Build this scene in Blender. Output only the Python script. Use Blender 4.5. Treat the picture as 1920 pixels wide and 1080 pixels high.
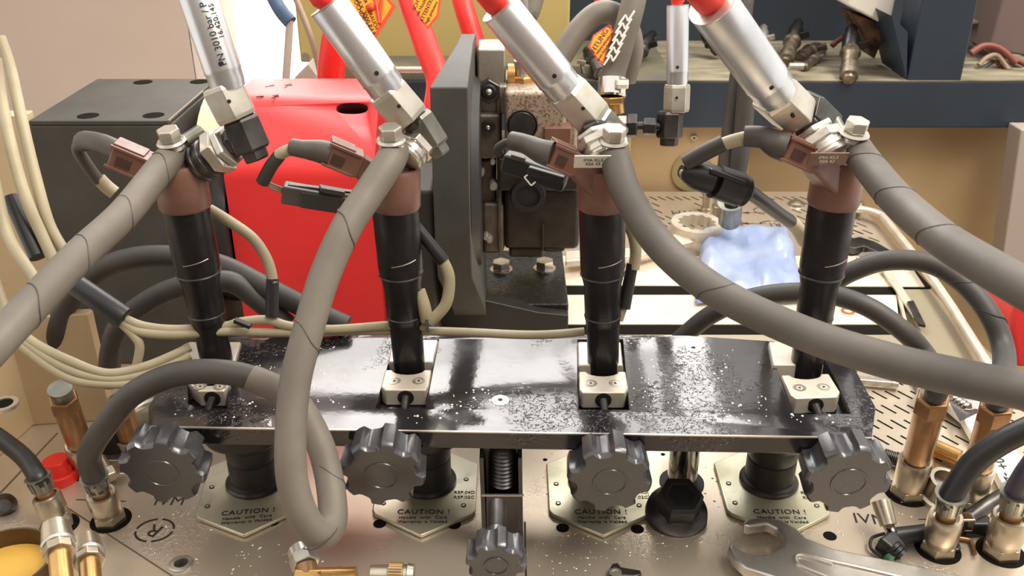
import bpy, math, random
from mathutils import Vector, Matrix
random.seed(7)
for o in list(bpy.data.objects): bpy.data.objects.remove(o, do_unlink=True)
SC = bpy.context.scene
COL = SC.collection
V = Vector
# ------------------------------------------------------------------ camera
F = 1750.0; PITCH = math.radians(26.4); H = 40.0
UP0 = 0.9                                   # bench deck height above the floor (m)
def W(v): return V((v[0]*.01, v[1]*.01, v[2]*.01+UP0))   # centimetres above the deck -> metres
cam_d = bpy.data.cameras.new('camera'); cam = bpy.data.objects.new('camera', cam_d); COL.objects.link(cam)
cam.location = W((0,0,H)); cam.rotation_euler = (math.radians(90)-PITCH, 0, 0)
cam_d.sensor_width = 36; cam_d.lens = F/1920*36; cam_d.clip_start = .01; cam_d.clip_end = 50
cam_d.dof.use_dof = True; cam_d.dof.focus_distance = .60; cam_d.dof.aperture_fstop = 22.0
SC.camera = cam
# ------------------------------------------------------------------ light
SC.view_settings.view_transform = 'Standard'; SC.view_settings.look = 'None'
SC.view_settings.exposure = 0.28; SC.view_settings.gamma = 1; SC.view_settings.use_curve_mapping = False
w = bpy.data.worlds.new('world'); SC.world = w; w.use_nodes = True
nt = w.node_tree; bg = nt.nodes['Background']
bg.inputs['Color'].default_value = (1.0, .955, .9, 1); bg.inputs['Strength'].default_value = 1.2
def area(name, loc, target, sx, sy, power, color):
    l = bpy.data.lights.new(name, 'AREA'); l.shape = 'RECTANGLE'; l.size = sx; l.size_y = sy
    l.energy = power; l.color = color
    o = bpy.data.objects.new(name, l); COL.objects.link(o); o.location = loc
    o.rotation_euler = (V(target)-V(loc)).to_track_quat('-Z', 'Y').to_euler()
    return o
area('window_daylight', (-0.45, 1.75, 2.05), (0.05, .6, .9), 1.2, 1.0, 40, (.93, .97, 1))
area('fill_light', (.9, .35, 2.6), (.1, .7, .9), 1.4, .5, 38, (1, .93, .82))  # unseen fill light, added to brighten the deck from the right
# ------------------------------------------------------------------ picture to place
def D(px, py):
    u = (px-960)/F; v = (540-py)/F
    return V((u, math.cos(PITCH)+v*math.sin(PITCH), -math.sin(PITCH)+v*math.cos(PITCH)))
EYE = V((0,0,H))
def P(px, py, d): return EYE + D(px,py)*d
def PZ(px, py, z=0.0): k = D(px,py); return EYE + k*((z-H)/k.z)
def PY(px, py, y): k = D(px,py); return EYE + k*(y/k.y)
# ------------------------------------------------------------------ materials
def mat(name, col, rough=.5, metal=0.0, col2=None, nscale=40, bump=0.0, bscale=None, spec=.5, rvar=0.0,
        coat=0.0, stretch=None, alpha=1.0, emis=0, contrast=(.35,.65), trans=0.0):
    m = bpy.data.materials.new(name); m.use_nodes = True
    N = m.node_tree; b = N.nodes['Principled BSDF']; L = N.links.new
    c = lambda x: (x[0], x[1], x[2], 1)
    b.inputs['Base Color'].default_value = c(col); b.inputs['Roughness'].default_value = rough
    b.inputs['Metallic'].default_value = metal; b.inputs['Specular IOR Level'].default_value = spec
    b.inputs['Coat Weight'].default_value = coat; b.inputs['Coat Roughness'].default_value = .08
    b.inputs['Alpha'].default_value = alpha; b.inputs['Transmission Weight'].default_value = trans
    if emis: b.inputs['Emission Color'].default_value = c(col); b.inputs['Emission Strength'].default_value = emis
    tc = N.nodes.new('ShaderNodeTexCoord'); mp = N.nodes.new('ShaderNodeMapping'); L(tc.outputs['Object'], mp.inputs['Vector'])
    if stretch: mp.inputs['Scale'].default_value = stretch
    def noise(s, det=4):
        n = N.nodes.new('ShaderNodeTexNoise'); n.inputs['Scale'].default_value = s; n.inputs['Detail'].default_value = det
        L(mp.outputs['Vector'], n.inputs['Vector']); return n
    if col2 or rvar:
        n = noise(nscale)
        mr = N.nodes.new('ShaderNodeMapRange'); mr.inputs['From Min'].default_value = contrast[0]; mr.inputs['From Max'].default_value = contrast[1]
        L(n.outputs['Fac'], mr.inputs['Value'])
        if col2:
            mx = N.nodes.new('ShaderNodeMix'); mx.data_type = 'RGBA'
            mx.inputs['A'].default_value = c(col); mx.inputs['B'].default_value = c(col2)
            L(mr.outputs['Result'], mx.inputs['Factor']); L(mx.outputs['Result'], b.inputs['Base Color'])
        if rvar:
            r2 = N.nodes.new('ShaderNodeMapRange'); r2.inputs['To Min'].default_value = max(0.02, rough-rvar); r2.inputs['To Max'].default_value = rough+rvar
            L(mr.outputs['Result'], r2.inputs['Value']); L(r2.outputs['Result'], b.inputs['Roughness'])
    if bump:
        n2 = noise(bscale or nscale*4, 3); bp = N.nodes.new('ShaderNodeBump')
        bp.inputs['Strength'].default_value = bump; bp.inputs['Distance'].default_value = .0006
        L(n2.outputs['Fac'], bp.inputs['Height']); L(bp.outputs['Normal'], b.inputs['Normal'])
    return m
def srgb(r,g,b):
    f = lambda c: ((c/255+.055)/1.055)**2.4 if c > 10 else c/255/12.92
    return (f(r), f(g), f(b))
S = srgb
M = {}
M['deck'] = mat('brushed_steel_deck', S(214,200,180), .3, .6, S(192,176,154), 7, .12, 900, rvar=.08, contrast=(.3,.7))
M['deckhole'] = mat('dark_recess', S(28,25,22), 1.0, spec=0.05)
M['guardhole'] = mat('guard_inside_shade', S(92,36,40), .7)  # dark red-brown stands in for shade inside the oval opening
M['bed'] = mat('ground_steel', S(236,224,204), .42, .3, S(222,208,186), 12, .05, 700)
M['wall'] = mat('painted_wall', S(205,190,178), .85, 0, S(192,174,160), 3, .1, 60)
M['reveal'] = mat('grey_reveal', S(168,155,145), .8)
M['window'] = mat('bright_daylight', (1,.985,.96), .5, emis=4.5)
M['bluepaint'] = mat('blue_paint', S(72,96,128), .5, 0, S(60,82,112), 20)
M['cream'] = mat('cream_sheet', S(200,180,146), .55, .1, S(184,162,126), 9, .05, 80)
M['olive'] = mat('olive_paint', S(186,168,106), .6, 0, S(178,158,98), 5, .05, 300)
M['ochre'] = mat('ochre_panel', S(188,162,122), .6, 0, S(172,146,108), 5, .05, 300)
M['beam'] = mat('blue_black_paint', S(44,54,66), .5, 0, S(34,43,53), 9, .1, 200, rvar=.1)
M['ply'] = mat('dusty_plywood', S(150,140,118), .8, 0, S(100,94,78), 14, .2, 150, stretch=(1,4,1))
M['greyshelf'] = mat('dusty_dark_shelf', S(84,86,78), .75, 0, S(112,104,80), 18, .1, 200)
M['brownbox'] = mat('mauve_brown_cabinet', S(112,94,90), .7)
M['redpaint'] = mat('red_guard_paint', S(228,54,54), .4, 0, S(214,42,46), 6, .03, 200)
M['red'] = mat('red_hose_rubber', S(228,44,36), .45, 0)
M['redcap'] = mat('red_plastic', S(224,40,28), .4)
M['black'] = mat('black_anodised', S(46,45,43), .5, .15, S(36,35,34), 20, .1, 500)
M['blackbox'] = mat('matt_black_housing', S(74,72,67), .62, .1, S(64,62,58), 30, .15, 700)
M['cast'] = mat('black_textured_casting', S(44,44,42), .35, .2, S(30,30,30), 200, .9, 350, rvar=.12)
M['gloss'] = mat('gloss_black_oily_plate', S(58,55,57), .17, .55, S(40,37,39), 18, .12, 180, spec=1.0, rvar=.08, coat=.6, contrast=(.42,.58))
def beaded(name, base, m2, wet=.5):
    m = M[base].copy(); m.name = name; N = m.node_tree; L = N.links.new; b = N.nodes['Principled BSDF']
    tc = N.nodes.new('ShaderNodeTexCoord'); vo = N.nodes.new('ShaderNodeTexNoise'); vo.inputs['Scale'].default_value = 330; vo.inputs['Detail'].default_value = 2
    L(tc.outputs['Object'], vo.inputs['Vector'])
    lo = N.nodes.new('ShaderNodeTexNoise'); lo.inputs['Scale'].default_value = 13; lo.inputs['Detail'].default_value = 3; L(tc.outputs['Object'], lo.inputs['Vector'])
    r1 = N.nodes.new('ShaderNodeMapRange'); r1.inputs['From Min'].default_value = wet; r1.inputs['From Max'].default_value = wet+.08; L(lo.outputs['Fac'], r1.inputs['Value'])
    r2 = N.nodes.new('ShaderNodeMapRange'); r2.inputs['From Min'].default_value = .5; r2.inputs['From Max'].default_value = .56; L(vo.outputs['Fac'], r2.inputs['Value'])
    mu = N.nodes.new('ShaderNodeMath'); mu.operation = 'MULTIPLY'; L(r1.outputs['Result'], mu.inputs[0]); L(r2.outputs['Result'], mu.inputs[1])
    bp = N.nodes.new('ShaderNodeBump'); bp.inputs['Strength'].default_value = .9; bp.inputs['Distance'].default_value = m2; L(mu.outputs[0], bp.inputs['Height'])
    old = b.inputs['Normal'].links[0].from_socket; L(old, bp.inputs['Normal']); L(bp.outputs['Normal'], b.inputs['Normal']); L(bp.outputs['Normal'], b.inputs['Coat Normal'])
    M[name] = m
beaded('plate_wet', 'gloss', .0004, .55); beaded('deck_wet', 'deck', .00015, .58)
M['drop'] = mat('oil_droplet', S(226,216,200), .08, .6, spec=1.0)
M['seam'] = mat('brown_seam_line', S(96,80,62), .6)  # brown line for the groove in the deck
M['edge'] = mat('bright_edge', S(190,180,168), .35, .8)  # bright strip colour for lid, plate and bracket edges
M['inj'] = mat('blackened_injector_steel', S(52,50,50), .33, .65, S(40,37,37), 60, .15, 700, rvar=.08)
M['injmark'] = mat('scratched_bare_steel', S(150,142,130), .4, .8)
M['brown'] = mat('brown_moulded_plastic', S(122,86,72), .42, 0, S(106,72,60), 60, .15, 500, rvar=.06)
M['darkbrown'] = mat('dark_brown_plastic', S(70,46,40), .5)
M['patina'] = mat('tarnished_old_steel', S(140,126,108), .4, .7, S(84,74,64), 120, .1, 300)
M['steel'] = mat('bright_steel', S(214,208,198), .3, .8, S(190,184,174), 70, .03, 400, rvar=.07)
M['zinc'] = mat('zinc_plated_sleeve', S(216,217,218), .33, .8, S(190,192,196), 35, .05, 200, rvar=.06, stretch=(1,1,.3))
M['hexzinc'] = mat('dull_zinc_hex', S(208,204,192), .38, .75, S(178,172,158), 50, .08, 300)
M['darksteel'] = mat('dark_phosphated_steel', S(92,88,86), .38, .85, S(66,63,62), 60, .15, 300)
M['chrome'] = mat('chrome', S(215,210,205), .12, 1)
M['alu'] = mat('satin_aluminium', S(222,212,196), .42, .5, S(208,196,178), 60, .05, 500)
M['hosegrey'] = mat('grey_rubber_hose', S(116,108,97), .6, 0, S(100,93,84), 25, .12, 400, rvar=.06)
M['hosemid'] = mat('mid_grey_rubber_hose', S(98,92,85), .58, 0, S(84,79,73), 25, .12, 400, rvar=.06)
M['hosedark'] = mat('dark_rubber_hose', S(66,62,58), .55, 0, S(54,51,48), 25, .12, 400)
M['rubber'] = mat('black_rubber', S(38,38,38), .42, 0, S(30,30,31), 30, .1, 300)
M['shrink'] = mat('heat_shrink_sleeve', S(82,77,71), .5, 0, S(70,65,60), 40, .3, 160)
M['cable'] = mat('beige_cable', S(174,163,134), .5, 0, S(156,144,116), 25)
M['wire'] = mat('thin_wire', S(150,130,110), .5)
M['knob'] = mat('black_knob_plastic', S(54,54,57), .26, 0, S(46,46,49), 30, .1, 500, spec=.9)
M['yellowzinc'] = mat('yellow_passivated_steel', S(216,212,190), .34, .6, S(196,190,160), 26, .1, 300, rvar=.1)
M['brass'] = mat('brass', S(206,166,106), .3, .85, S(176,134,80), 40, .08, 300)
M['bronze'] = mat('worn_bronze', S(176,136,98), .4, .7, S(138,100,68), 45, .15, 300)
M['nickel'] = mat('nickel_coupler', S(196,186,168), .3, .85, S(164,152,132), 40, .1, 300)
M['crimp'] = mat('grey_crimp_steel', S(150,150,140), .35, .85, S(120,120,112), 60)
M['pump'] = mat('cast_pump_alloy', S(120,108,98), .42, .6, S(92,82,74), 60, .4, 260, rvar=.1)
M['pumplight'] = mat('clean_cast_alloy', S(176,168,156), .4, .6, S(150,142,130), 50, .3, 260)
M['pumpdark'] = mat('dark_oily_casting', S(66,58,52), .42, .4, S(50,44,40), 50, .25, 260)
M['rust'] = mat('rust_freckled_block', S(166,150,132), .5, .35, S(126,94,74), 520, .3, 500, contrast=(.5,.62))
M['ivory'] = mat('ivory_paint', S(206,196,164), .55)
M['orange'] = mat('orange_tag', S(250,160,30), .5, 0, S(246,146,20), 40)
M['tagred'] = mat('tag_red_border', S(232,70,30), .5)
M['ink'] = mat('black_ink', S(24,22,22), .6)
M['greyink'] = mat('faded_grey_ink', S(96,92,84), .6)
M['white'] = mat('white_label', S(232,226,214), .6)
M['copper'] = mat('copper_washer', S(214,140,90), .35, .8)
M['bag'] = mat('bluish_plastic_bag', S(176,188,216), .25, 0, S(150,166,204), 24, 1.0, 30, spec=.8, alpha=.8)
M['yellowliquid'] = mat('yellow_oil', S(200,160,74), .25, 0, S(184,140,60), 10)
M['pot'] = mat('dull_pot_metal', S(104,88,66), .45, .7, S(80,66,48), 20)
M['redpipe'] = mat('orange_red_plastic', S(204,70,34), .5)
M['wood'] = mat('peeling_brown', S(120,86,60), .8, 0, S(40,30,26), 60, .8, 120)
M['sticker'] = mat('clear_adhesive', S(150,160,165), .3)
M['green'] = mat('green_plastic', S(60,110,84), .4)
M['darkwire'] = mat('red_brown_wire', S(122,62,52), .5)
# ------------------------------------------------------------------ mesh builder
def basis(axis, up=V((0,0,1))):
    z = V(axis).normalized(); x = V(up).cross(z)
    if x.length < 1e-4: x = V((1,0,0)).cross(z)
    if x.length < 1e-4: x = V((0,1,0)).cross(z)
    x.normalize(); return x, z.cross(x), z
class MB:
    def __init__(s): s.v = []; s.f = []; s.flat = False
    def add(s, vs, fs):
        k = len(s.v); s.v += [V(a) for a in vs]; s.f += [tuple(i+k for i in q) for q in fs]; return s
    def lathe(s, A, B, prof, n=24, phase=0.0, up=V((0,0,1)), frac=True, caps=True, flat=None):
        if n <= 8: s.flat = True
        A = V(A); B = V(B); x, y, z = basis(B-A, up); L = (B-A).length if frac else 1.0
        vs = []; fs = []
        for h, r in prof:
            for i in range(n):
                a = phase + 2*math.pi*i/n
                rr = r
                if flat: rr = r*flat(a, h)
                vs.append(A + z*(h*L) + (x*math.cos(a)+y*math.sin(a))*rr)
        m = len(prof)
        for j in range(m-1):
            for i in range(n):
                k = (i+1) % n; fs.append((j*n+i, j*n+k, (j+1)*n+k, (j+1)*n+i))
        if caps:
            fs.append(tuple(range(n-1,-1,-1))); fs.append(tuple((m-1)*n+i for i in range(n)))
        return s.add(vs, fs)
    def cyl(s, A, B, r, r2=None, n=24, **k): return s.lathe(A, B, [(0,r),(1,r if r2 is None else r2)], n, **k)
    def hexnut(s, A, B, r, c=.08, **k):   # hexagon with chamfered ends
        return s.lathe(A, B, [(0,r*(1-c)),(.12,r),(.88,r),(1,r*(1-c))], 6, **k)
    def box(s, C, sx, sy, sz, X=V((1,0,0)), Y=V((0,1,0)), Z=V((0,0,1))):
        C = V(C); vs = [C + X*(a*sx/2) + Y*(b*sy/2) + Z*(c*sz/2) for c in (-1,1) for b in (-1,1) for a in (-1,1)]
        return s.add(vs, [(0,2,3,1),(4,5,7,6),(0,1,5,4),(2,6,7,3),(0,4,6,2),(1,3,7,5)])
    def bar(s, A, B, w, h, up=V((0,0,1)), h2=None, w2=None):   # box from A to B, w sideways, h along up
        x, y, z = basis(V(B)-V(A), up); w2 = w2 or w; h2 = h2 or h
        vs = [V(A)+x*(a*w/2)+y*(b*h/2) for b in (-1,1) for a in (-1,1)] + [V(B)+x*(a*w2/2)+y*(b*h2/2) for b in (-1,1) for a in (-1,1)]
        return s.add(vs, [(0,2,3,1),(4,5,7,6),(0,1,5,4),(2,6,7,3),(0,4,6,2),(1,3,7,5)])
    def prism(s, base, ext):
        n = len(base); b = [V(p) for p in base]; e = V(ext)
        nrm = V((0,0,0))
        for i in range(n): nrm += b[i].cross(b[(i+1)%n])
        if nrm.dot(e) < 0: b.reverse()
        vs = b + [p+e for p in b]
        fs = [tuple(range(n-1,-1,-1)), tuple(range(n,2*n))] + [(i,(i+1)%n,n+(i+1)%n,n+i) for i in range(n)]
        return s.add(vs, fs)
    def ringprism(s, outer, inner, ext):     # plate with a hole, outer and inner same count
        n = len(outer); e = V(ext); o = [V(p) for p in outer]; q = [V(p) for p in inner]
        vs = o + q + [p+e for p in o] + [p+e for p in q]; fs = []
        for i in range(n):
            k = (i+1)%n
            fs += [(i,n+i,n+k,k), (2*n+i,2*n+k,3*n+k,3*n+i), (i,k,2*n+k,2*n+i), (n+k,n+i,3*n+i,3*n+k)]
        return s.add(vs, fs)
    def tube(s, pts, r, n=14, sub=7, closed=False, raw=False, wob=0):
        pts = [V(p) for p in pts]; R = r if isinstance(r,(list,tuple)) else [r]*len(pts)
        path = []; rad = []
        if raw: path = pts; rad = R
        else:
            m = len(pts)
            for i in range(m if closed else m-1):
                g = (lambda j: pts[j % m]) if closed else (lambda j: pts[min(max(j,0),m-1)])
                p0,p1,p2,p3 = g(i-1),g(i),g(i+1),g(i+2)
                for t in range(sub):
                    t /= sub
                    path.append(.5*((2*p1)+(p2-p0)*t+(2*p0-5*p1+4*p2-p3)*t*t+(3*p1-p0-3*p2+p3)*t**3)); rad.append(R[i]*(1-t)+R[(i+1)%m]*t)
            if not closed: path.append(pts[-1]); rad.append(R[-1])
        vs = []; fs = []; m = len(path); px = None
        for j in range(m):
            a = path[(j-1)%m] if closed else path[max(j-1,0)]; b = path[(j+1)%m] if closed else path[min(j+1,m-1)]
            z = (b-a).normalized()
            if px is None: x = basis(z)[0]
            else:
                x = px - z*px.dot(z); x.normalize()
            px = x; y = z.cross(x)
            for i in range(n):
                q = 2*math.pi*i/n; vs.append(path[j]+(x*math.cos(q)+y*math.sin(q))*rad[j])
        for j in range(m if closed else m-1):
            for i in range(n):
                k = (i+1)%n; j2 = (j+1)%m; fs.append((j*n+i, j*n+k, j2*n+k, j2*n+i))
        if not closed: fs.append(tuple(range(n-1,-1,-1))); fs.append(tuple((m-1)*n+i for i in range(n)))
        return s.add(vs, fs)
    def ball(s, C, r, n=14, squash=1.0, axis=V((0,0,1))):
        prof = [(-math.cos(math.pi*i/8)*r*squash, max(math.sin(math.pi*i/8)*r, .002)) for i in range(9)]
        return s.lathe(C, V(C)+V(axis).normalized(), prof, n, frac=False)
    def build(s, name, m, parent=None, bevel=0.0, seg=2, smooth=True, sharp=38, **tags):
        org = V(parent['_o']) if parent is not None else None
        if org is None:
            xs = [p.x for p in s.v]; ys = [p.y for p in s.v]; zs = [p.z for p in s.v]
            org = V(((min(xs)+max(xs))/2, (min(ys)+max(ys))/2, min(zs)))
        me = bpy.data.meshes.new(name)
        me.from_pydata([((p.x-org.x)*.01, (p.y-org.y)*.01, (p.z-org.z)*.01) for p in s.v], [], s.f)
        me.materials.append(M[m] if isinstance(m, str) else m)
        import bmesh
        bm = bmesh.new(); bm.from_mesh(me); bmesh.ops.recalc_face_normals(bm, faces=bm.faces)
        for f in bm.faces: f.smooth = smooth and not s.flat
        for e in bm.edges:
            if len(e.link_faces) == 2 and e.calc_face_angle(0) > math.radians(sharp): e.smooth = False
        bm.to_mesh(me); bm.free()
        o = bpy.data.objects.new(name, me); COL.objects.link(o)
        if parent is not None: o.parent = parent
        else: o.location = W(org)
        o['_o'] = tuple(org)
        if bevel:
            b = o.modifiers.new('bevel', 'BEVEL'); b.width = bevel*.01; b.segments = seg; b.limit_method = 'ANGLE'; b.angle_limit = math.radians(35); b.harden_normals = True
        for k, x in tags.items(): o[k] = x
        return o
def thing(name, label, category, at, group=None):
    o = bpy.data.objects.new(name, None); COL.objects.link(o); o.empty_display_size = .01
    o.location = W(at); o['_o'] = tuple(at); o['label'] = label; o['category'] = category
    if group: o['group'] = group
    return o
def tag(o, label, category, group=None):
    o['label'] = label; o['category'] = category
    if group: o['group'] = group
    return o
def writing(body, size, at, right, up, m, parent, name='lettering', depth=.012, align='CENTER', spacing=1.0):
    right = V(right).normalized(); up = V(up); up = (up - right*up.dot(right)).normalized(); nz = right.cross(up)
    cu = bpy.data.curves.new('t', 'FONT'); cu.body = body; cu.size = size; cu.extrude = depth; cu.align_x = align; cu.align_y = 'CENTER'
    cu.space_character = spacing; cu.resolution_u = 3
    t = bpy.data.objects.new('t', cu); COL.objects.link(t); bpy.context.view_layer.update()
    me0 = bpy.data.meshes.new_from_object(t.evaluated_get(bpy.context.evaluated_depsgraph_get()))
    vs = [V(at)+right*p.co.x+up*p.co.y+nz*p.co.z for p in me0.vertices]; fs = [tuple(f.vertices) for f in me0.polygons]
    bpy.data.objects.remove(t); bpy.data.curves.remove(cu); bpy.data.meshes.remove(me0)
    mb = MB(); mb.add(vs, fs)
    return mb.build(name, m, parent, smooth=False)
def circle(C, r, x, y, n=24, ry=None): return [V(C)+V(x)*math.cos(2*math.pi*i/n)*r+V(y)*math.sin(2*math.pi*i/n)*(ry or r) for i in range(n)]
X, Y, Z = V((1,0,0)), V((0,1,0)), V((0,0,1))
def rounded(C, w, h, r, x, y, k=4):
    out = []
    for sx, sy, a0 in ((1,1,0),(-1,1,90),(-1,-1,180),(1,-1,270)):
        for i in range(k+1):
            a = math.radians(a0+90*i/k); out.append(V(C)+V(x)*(sx*(w/2-r)+math.cos(a)*r)+V(y)*(sy*(h/2-r)+math.sin(a)*r))
    return out
# ================================================================== SETTING
def struct(mb, name, m, **k): return mb.build(name, m, None, kind='structure', **k)
struct(MB().box((0,60,-92.5), 400, 400, 5), 'floor', mat('grey_floor', S(120,112,104), .7))
struct(MB().prism([V((-114,100,-50)),V((-34.05,100,-50)),V((-40.5,108,-50)),V((-114,108,-50))], Z*150), 'wall_left', 'wall')                     # pale wall behind the black housing
struct(MB().prism([V((-34,100.1,-5)),V((-36.5,126,-5)),V((-40,127,-5)),V((-40,108.1,-5)),V((-34.4,108.1,-5))], Z*105), 'trim_1', 'reveal')
struct(MB().box((-8,140,50), 88, 1, 110), 'window_1', 'window')
fr = struct(MB().bar(P(428,-60,122), P(404,96,122), 2.4, 3, up=Y), 'trim_2', 'bluepaint')
struct(MB().box((0,-130,40), 560, 8, 265), 'unseen_wall', mat('unseen_wall_paint', S(112,98,86), .9))     # unseen room wall added behind the camera to keep front faces dark
# ------------------------------------------------------------------ bench deck
deck = thing('test_bench_deck', 'wide brushed steel worktop of the injector test bench with slots and printed marks', 'workbench', (0,65,0))
MB().prism([V((-46,18,0)),V((40.8,18,0)),V((40.8,64.8,0)),V((33.6,64.8,0)),V((34.0,71.4,0)),V((-46,71.4,0))], Z*-1.5).build('deck_plate', 'deck_wet', deck, bevel=.05)
MB().prism([V((-46,88,0)),V((40.8,88,0)),V((40.8,100.5,0)),V((36.5,107,0)),V((-46,107,0))], Z*-1.5).build('deck_plate', 'deck', deck, bevel=.05)
MB().prism([V((-46,71.4,-.1)),V((34.3,71.4,-.1)),V((36.8,81,-.1)),V((40.6,81,-.1)),V((40.6,88,-.1)),V((-46,88,-.1))], Z*-2.4).build('slot_floor', 'deckhole', deck)
MB().box((0,62.5,-47), 84, 86, 88).build('bench_cabinet', 'cream', deck)
def slot(mb, x, y, dx=.75, dy=-1.12, w=.085):
    d = V((dx,dy,0)).normalized(); n = V((-d.y,d.x,0))*w
    a = V((x,y,.004)); b = a+V((dx,dy,0))
    mb.prism([a-n, b-n, b+n, a+n], Z*.012)
sl = MB()
occupied = lambda x, y: False
for r in range(9):
    yy = 66.3-2*r + (0)
    for c in range(-1, 13):
        x = 27.4 + c*1.0
        if r % 1 == 0 and x < 40 and yy > 52.6 and not (r > 6 and x < 29): slot(sl, x+ (.0), yy)
for r in range(6):
    yy = 105.2-2.05*r
    for c in range(27):
        x = 11.5+c*1.0
        if 16.6 < x < 20.6 and 1 <= r <= 2: continue
        if 23.2 < x < 32.5 and r >= 1: continue
        slot(sl, x, yy)
for r in range(3, 7):
    yy = 105.2-2.05*r
    for c in range(5): slot(sl, 34.6+c, yy)
sl.build('drain_slots', 'deckhole', deck, kind='stuff', smooth=False)
# deck seam, holes and marks
g = MB(); a, b = PZ(120,948), PZ(330,1085); n = (b-a).normalized().cross(Z)*.05
g.prism([a-n,b-n,b+n,a+n], Z*.015); a, b = PZ(0,925), PZ(108,812); n = (b-a).normalized().cross(Z)*.08
g.prism([a-n,b-n,b+n,a+n], Z*.015); g.build('deck_seam', 'seam', deck)
R45 = lambda a: (V((math.cos(a),math.sin(a),0)), V((-math.sin(a),math.cos(a),0)))
def mark(px, py, s, size, rot=0.0, m='ink'):
    r, u = R45(rot); return writing(s, size, PZ(px,py,.01), r, u, m, deck)
mark(1632,974,'IVM',1.35,-.12); mark(318,940,'IVM',1.25,.0); mark(1278,398,'IVM',1.5,math.pi); mark(290,994,'R',1.5,2.8)
mark(1452,421,'R1',1.3,math.pi); mark(1434,395,'R',1.3,math.pi)
for (px,py,rx) in ((290,994,1.15),(1452,421,1.55),(1432,395,1.1)):
    c = PZ(px,py,.01); q = MB()
    for k in range(4):
        a0 = k*math.pi/2+.12; arc = [a0+i*(math.pi/2-.24)/6 for i in range(7)]
        o = [c+V((math.cos(t)*rx*1.08, math.sin(t)*1.12,0)) for t in arc]; i2 = [c+V((math.cos(t)*rx*.96, math.sin(t)*.98,0)) for t in arc]
        q.prism(o+i2[::-1], Z*.012)
    q.build('printed_ring', 'ink', deck, smooth=False)
q = MB()
for (x0,y0,x1,y1) in ((142,937,236,940),(1722,974,1740,974),(1400,420,1418,419),(1400,427,1418,427)):
    a, b = PZ(x0,y0,.005), PZ(x1,y1,.005); n = (b-a).normalized().cross(Z)*.04; q.prism([a-n,b-n,b+n,a+n], Z*.012)
for (x0,y0) in ((1386,419),(1386,427),(1388,399)):
    a = PZ(x0,y0,.005); q.prism([a, a+V((1,.3,0)), a+V((1,-.3,0))], Z*.012); q.prism([a+V((1,.04,0)), a+V((3,.04,0)), a+V((3,-.04,0)), a+V((1,-.04,0))], Z*.012)
q.build('printed_arrow', 'ink', deck, smooth=False)
for (px,py,r) in ((437,985,.42),(512,978,.42),(712,982,.42),(852,984,.42),(1055,990,.42),(1195,992,.42),(1556,1005,.42),(1022,862,.16),(1243,852,.16)):
    c = PZ(px,py,.0); MB().cyl(c, c+Z*.012, r, n=20).build('drain_hole', 'deckhole', deck)
# raised slotted bed on the right and behind
bed = thing('slotted_bed', 'pale ground steel T-slot bed with two dark slots behind the black mounting plate', 'bed plate', (16,78,0))
MB().prism([V((-46,81.6,0)),V((39.9,80.9,0)),V((40.6,87.95,0)),V((-46,87.95,0))], Z*-.08).build('bed_strip', 'bed', bed)
MB().prism([V((-46,73.3,0)),V((34.6,73.3,0)),V((36.5,79.1,0)),V((-46,79.1,0))], Z*-.08).build('bed_strip', 'bed', bed)
MB().prism([V((34.9,65,0)),V((40.5,65,0)),V((40.2,80.3,0)),V((37.0,80.3,0))], Z*-.3).build('side_channel', mat('olive_grey_channel', S(134,124,102), .6), bed)
MB().bar(V((36.9,80,.1)), V((34.8,72,.1)), .25, .4).build('side_bar', 'alu', bed)
rail = thing('side_rail', 'thin bright steel rail along the right edge of the bench with an angled end', 'rail', (40.5,80,0))
MB().tube([PZ(1862,700,1.2),PZ(1760,540,1.2),PZ(1665,418,1.2),PZ(1648,402,1.2),PZ(1622,394,1.2),PZ(1604,392,1.2)], .42, n=10, sub=4).build('rod', 'alu', rail)
MB().hexnut(PZ(1617,391,1.0), PZ(1594,386,1.0), .85).build('end_nut', 'nickel', rail)
MB().cyl(PZ(1700,462,0), PZ(1700,462,1.1), .3).build('support', 'darksteel', rail)
# left end of the bench: folded cream sheet
lp = thing('bench_end_panel', 'folded cream sheet metal end panel with a round hole at left edge of the bench', 'panel', (-38,60,0))
MB().prism([V((-36.5,52,0)),V((-35.6,57.6,0)),V((-30,58.3,0)),V((-30,59.2,0)),V((-36.2,58.5,0)),V((-37.4,52,0))], Z*9).build('lower_fold', 'cream', lp, bevel=.1)
MB().prism([V((-60,66,0)),V((-35.6,66.6,0)),V((-35.6,68,0)),V((-60,68,0))], Z*21).build('upper_sheet', 'cream', lp, bevel=.1)
MB().prism([V((-60,30,.05)),V((-37.2,44,.05)),V((-36.4,57,.05)),V((-60,57,.05))], Z*5.95).build('corner_block', 'cream', lp, bevel=.3)
c = PZ(8,762,6.3); MB().lathe(c, c+Z*.25, [(0,.9),(1,.9),(1,.6),(.3,.6)], 22).build('hole_rim', 'steel', lp); MB().cyl(c+Z*.05,c+Z*.15,.6).build('hole', 'deckhole', lp)
for q in ((148,700),(12,310)):
    pass
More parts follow.
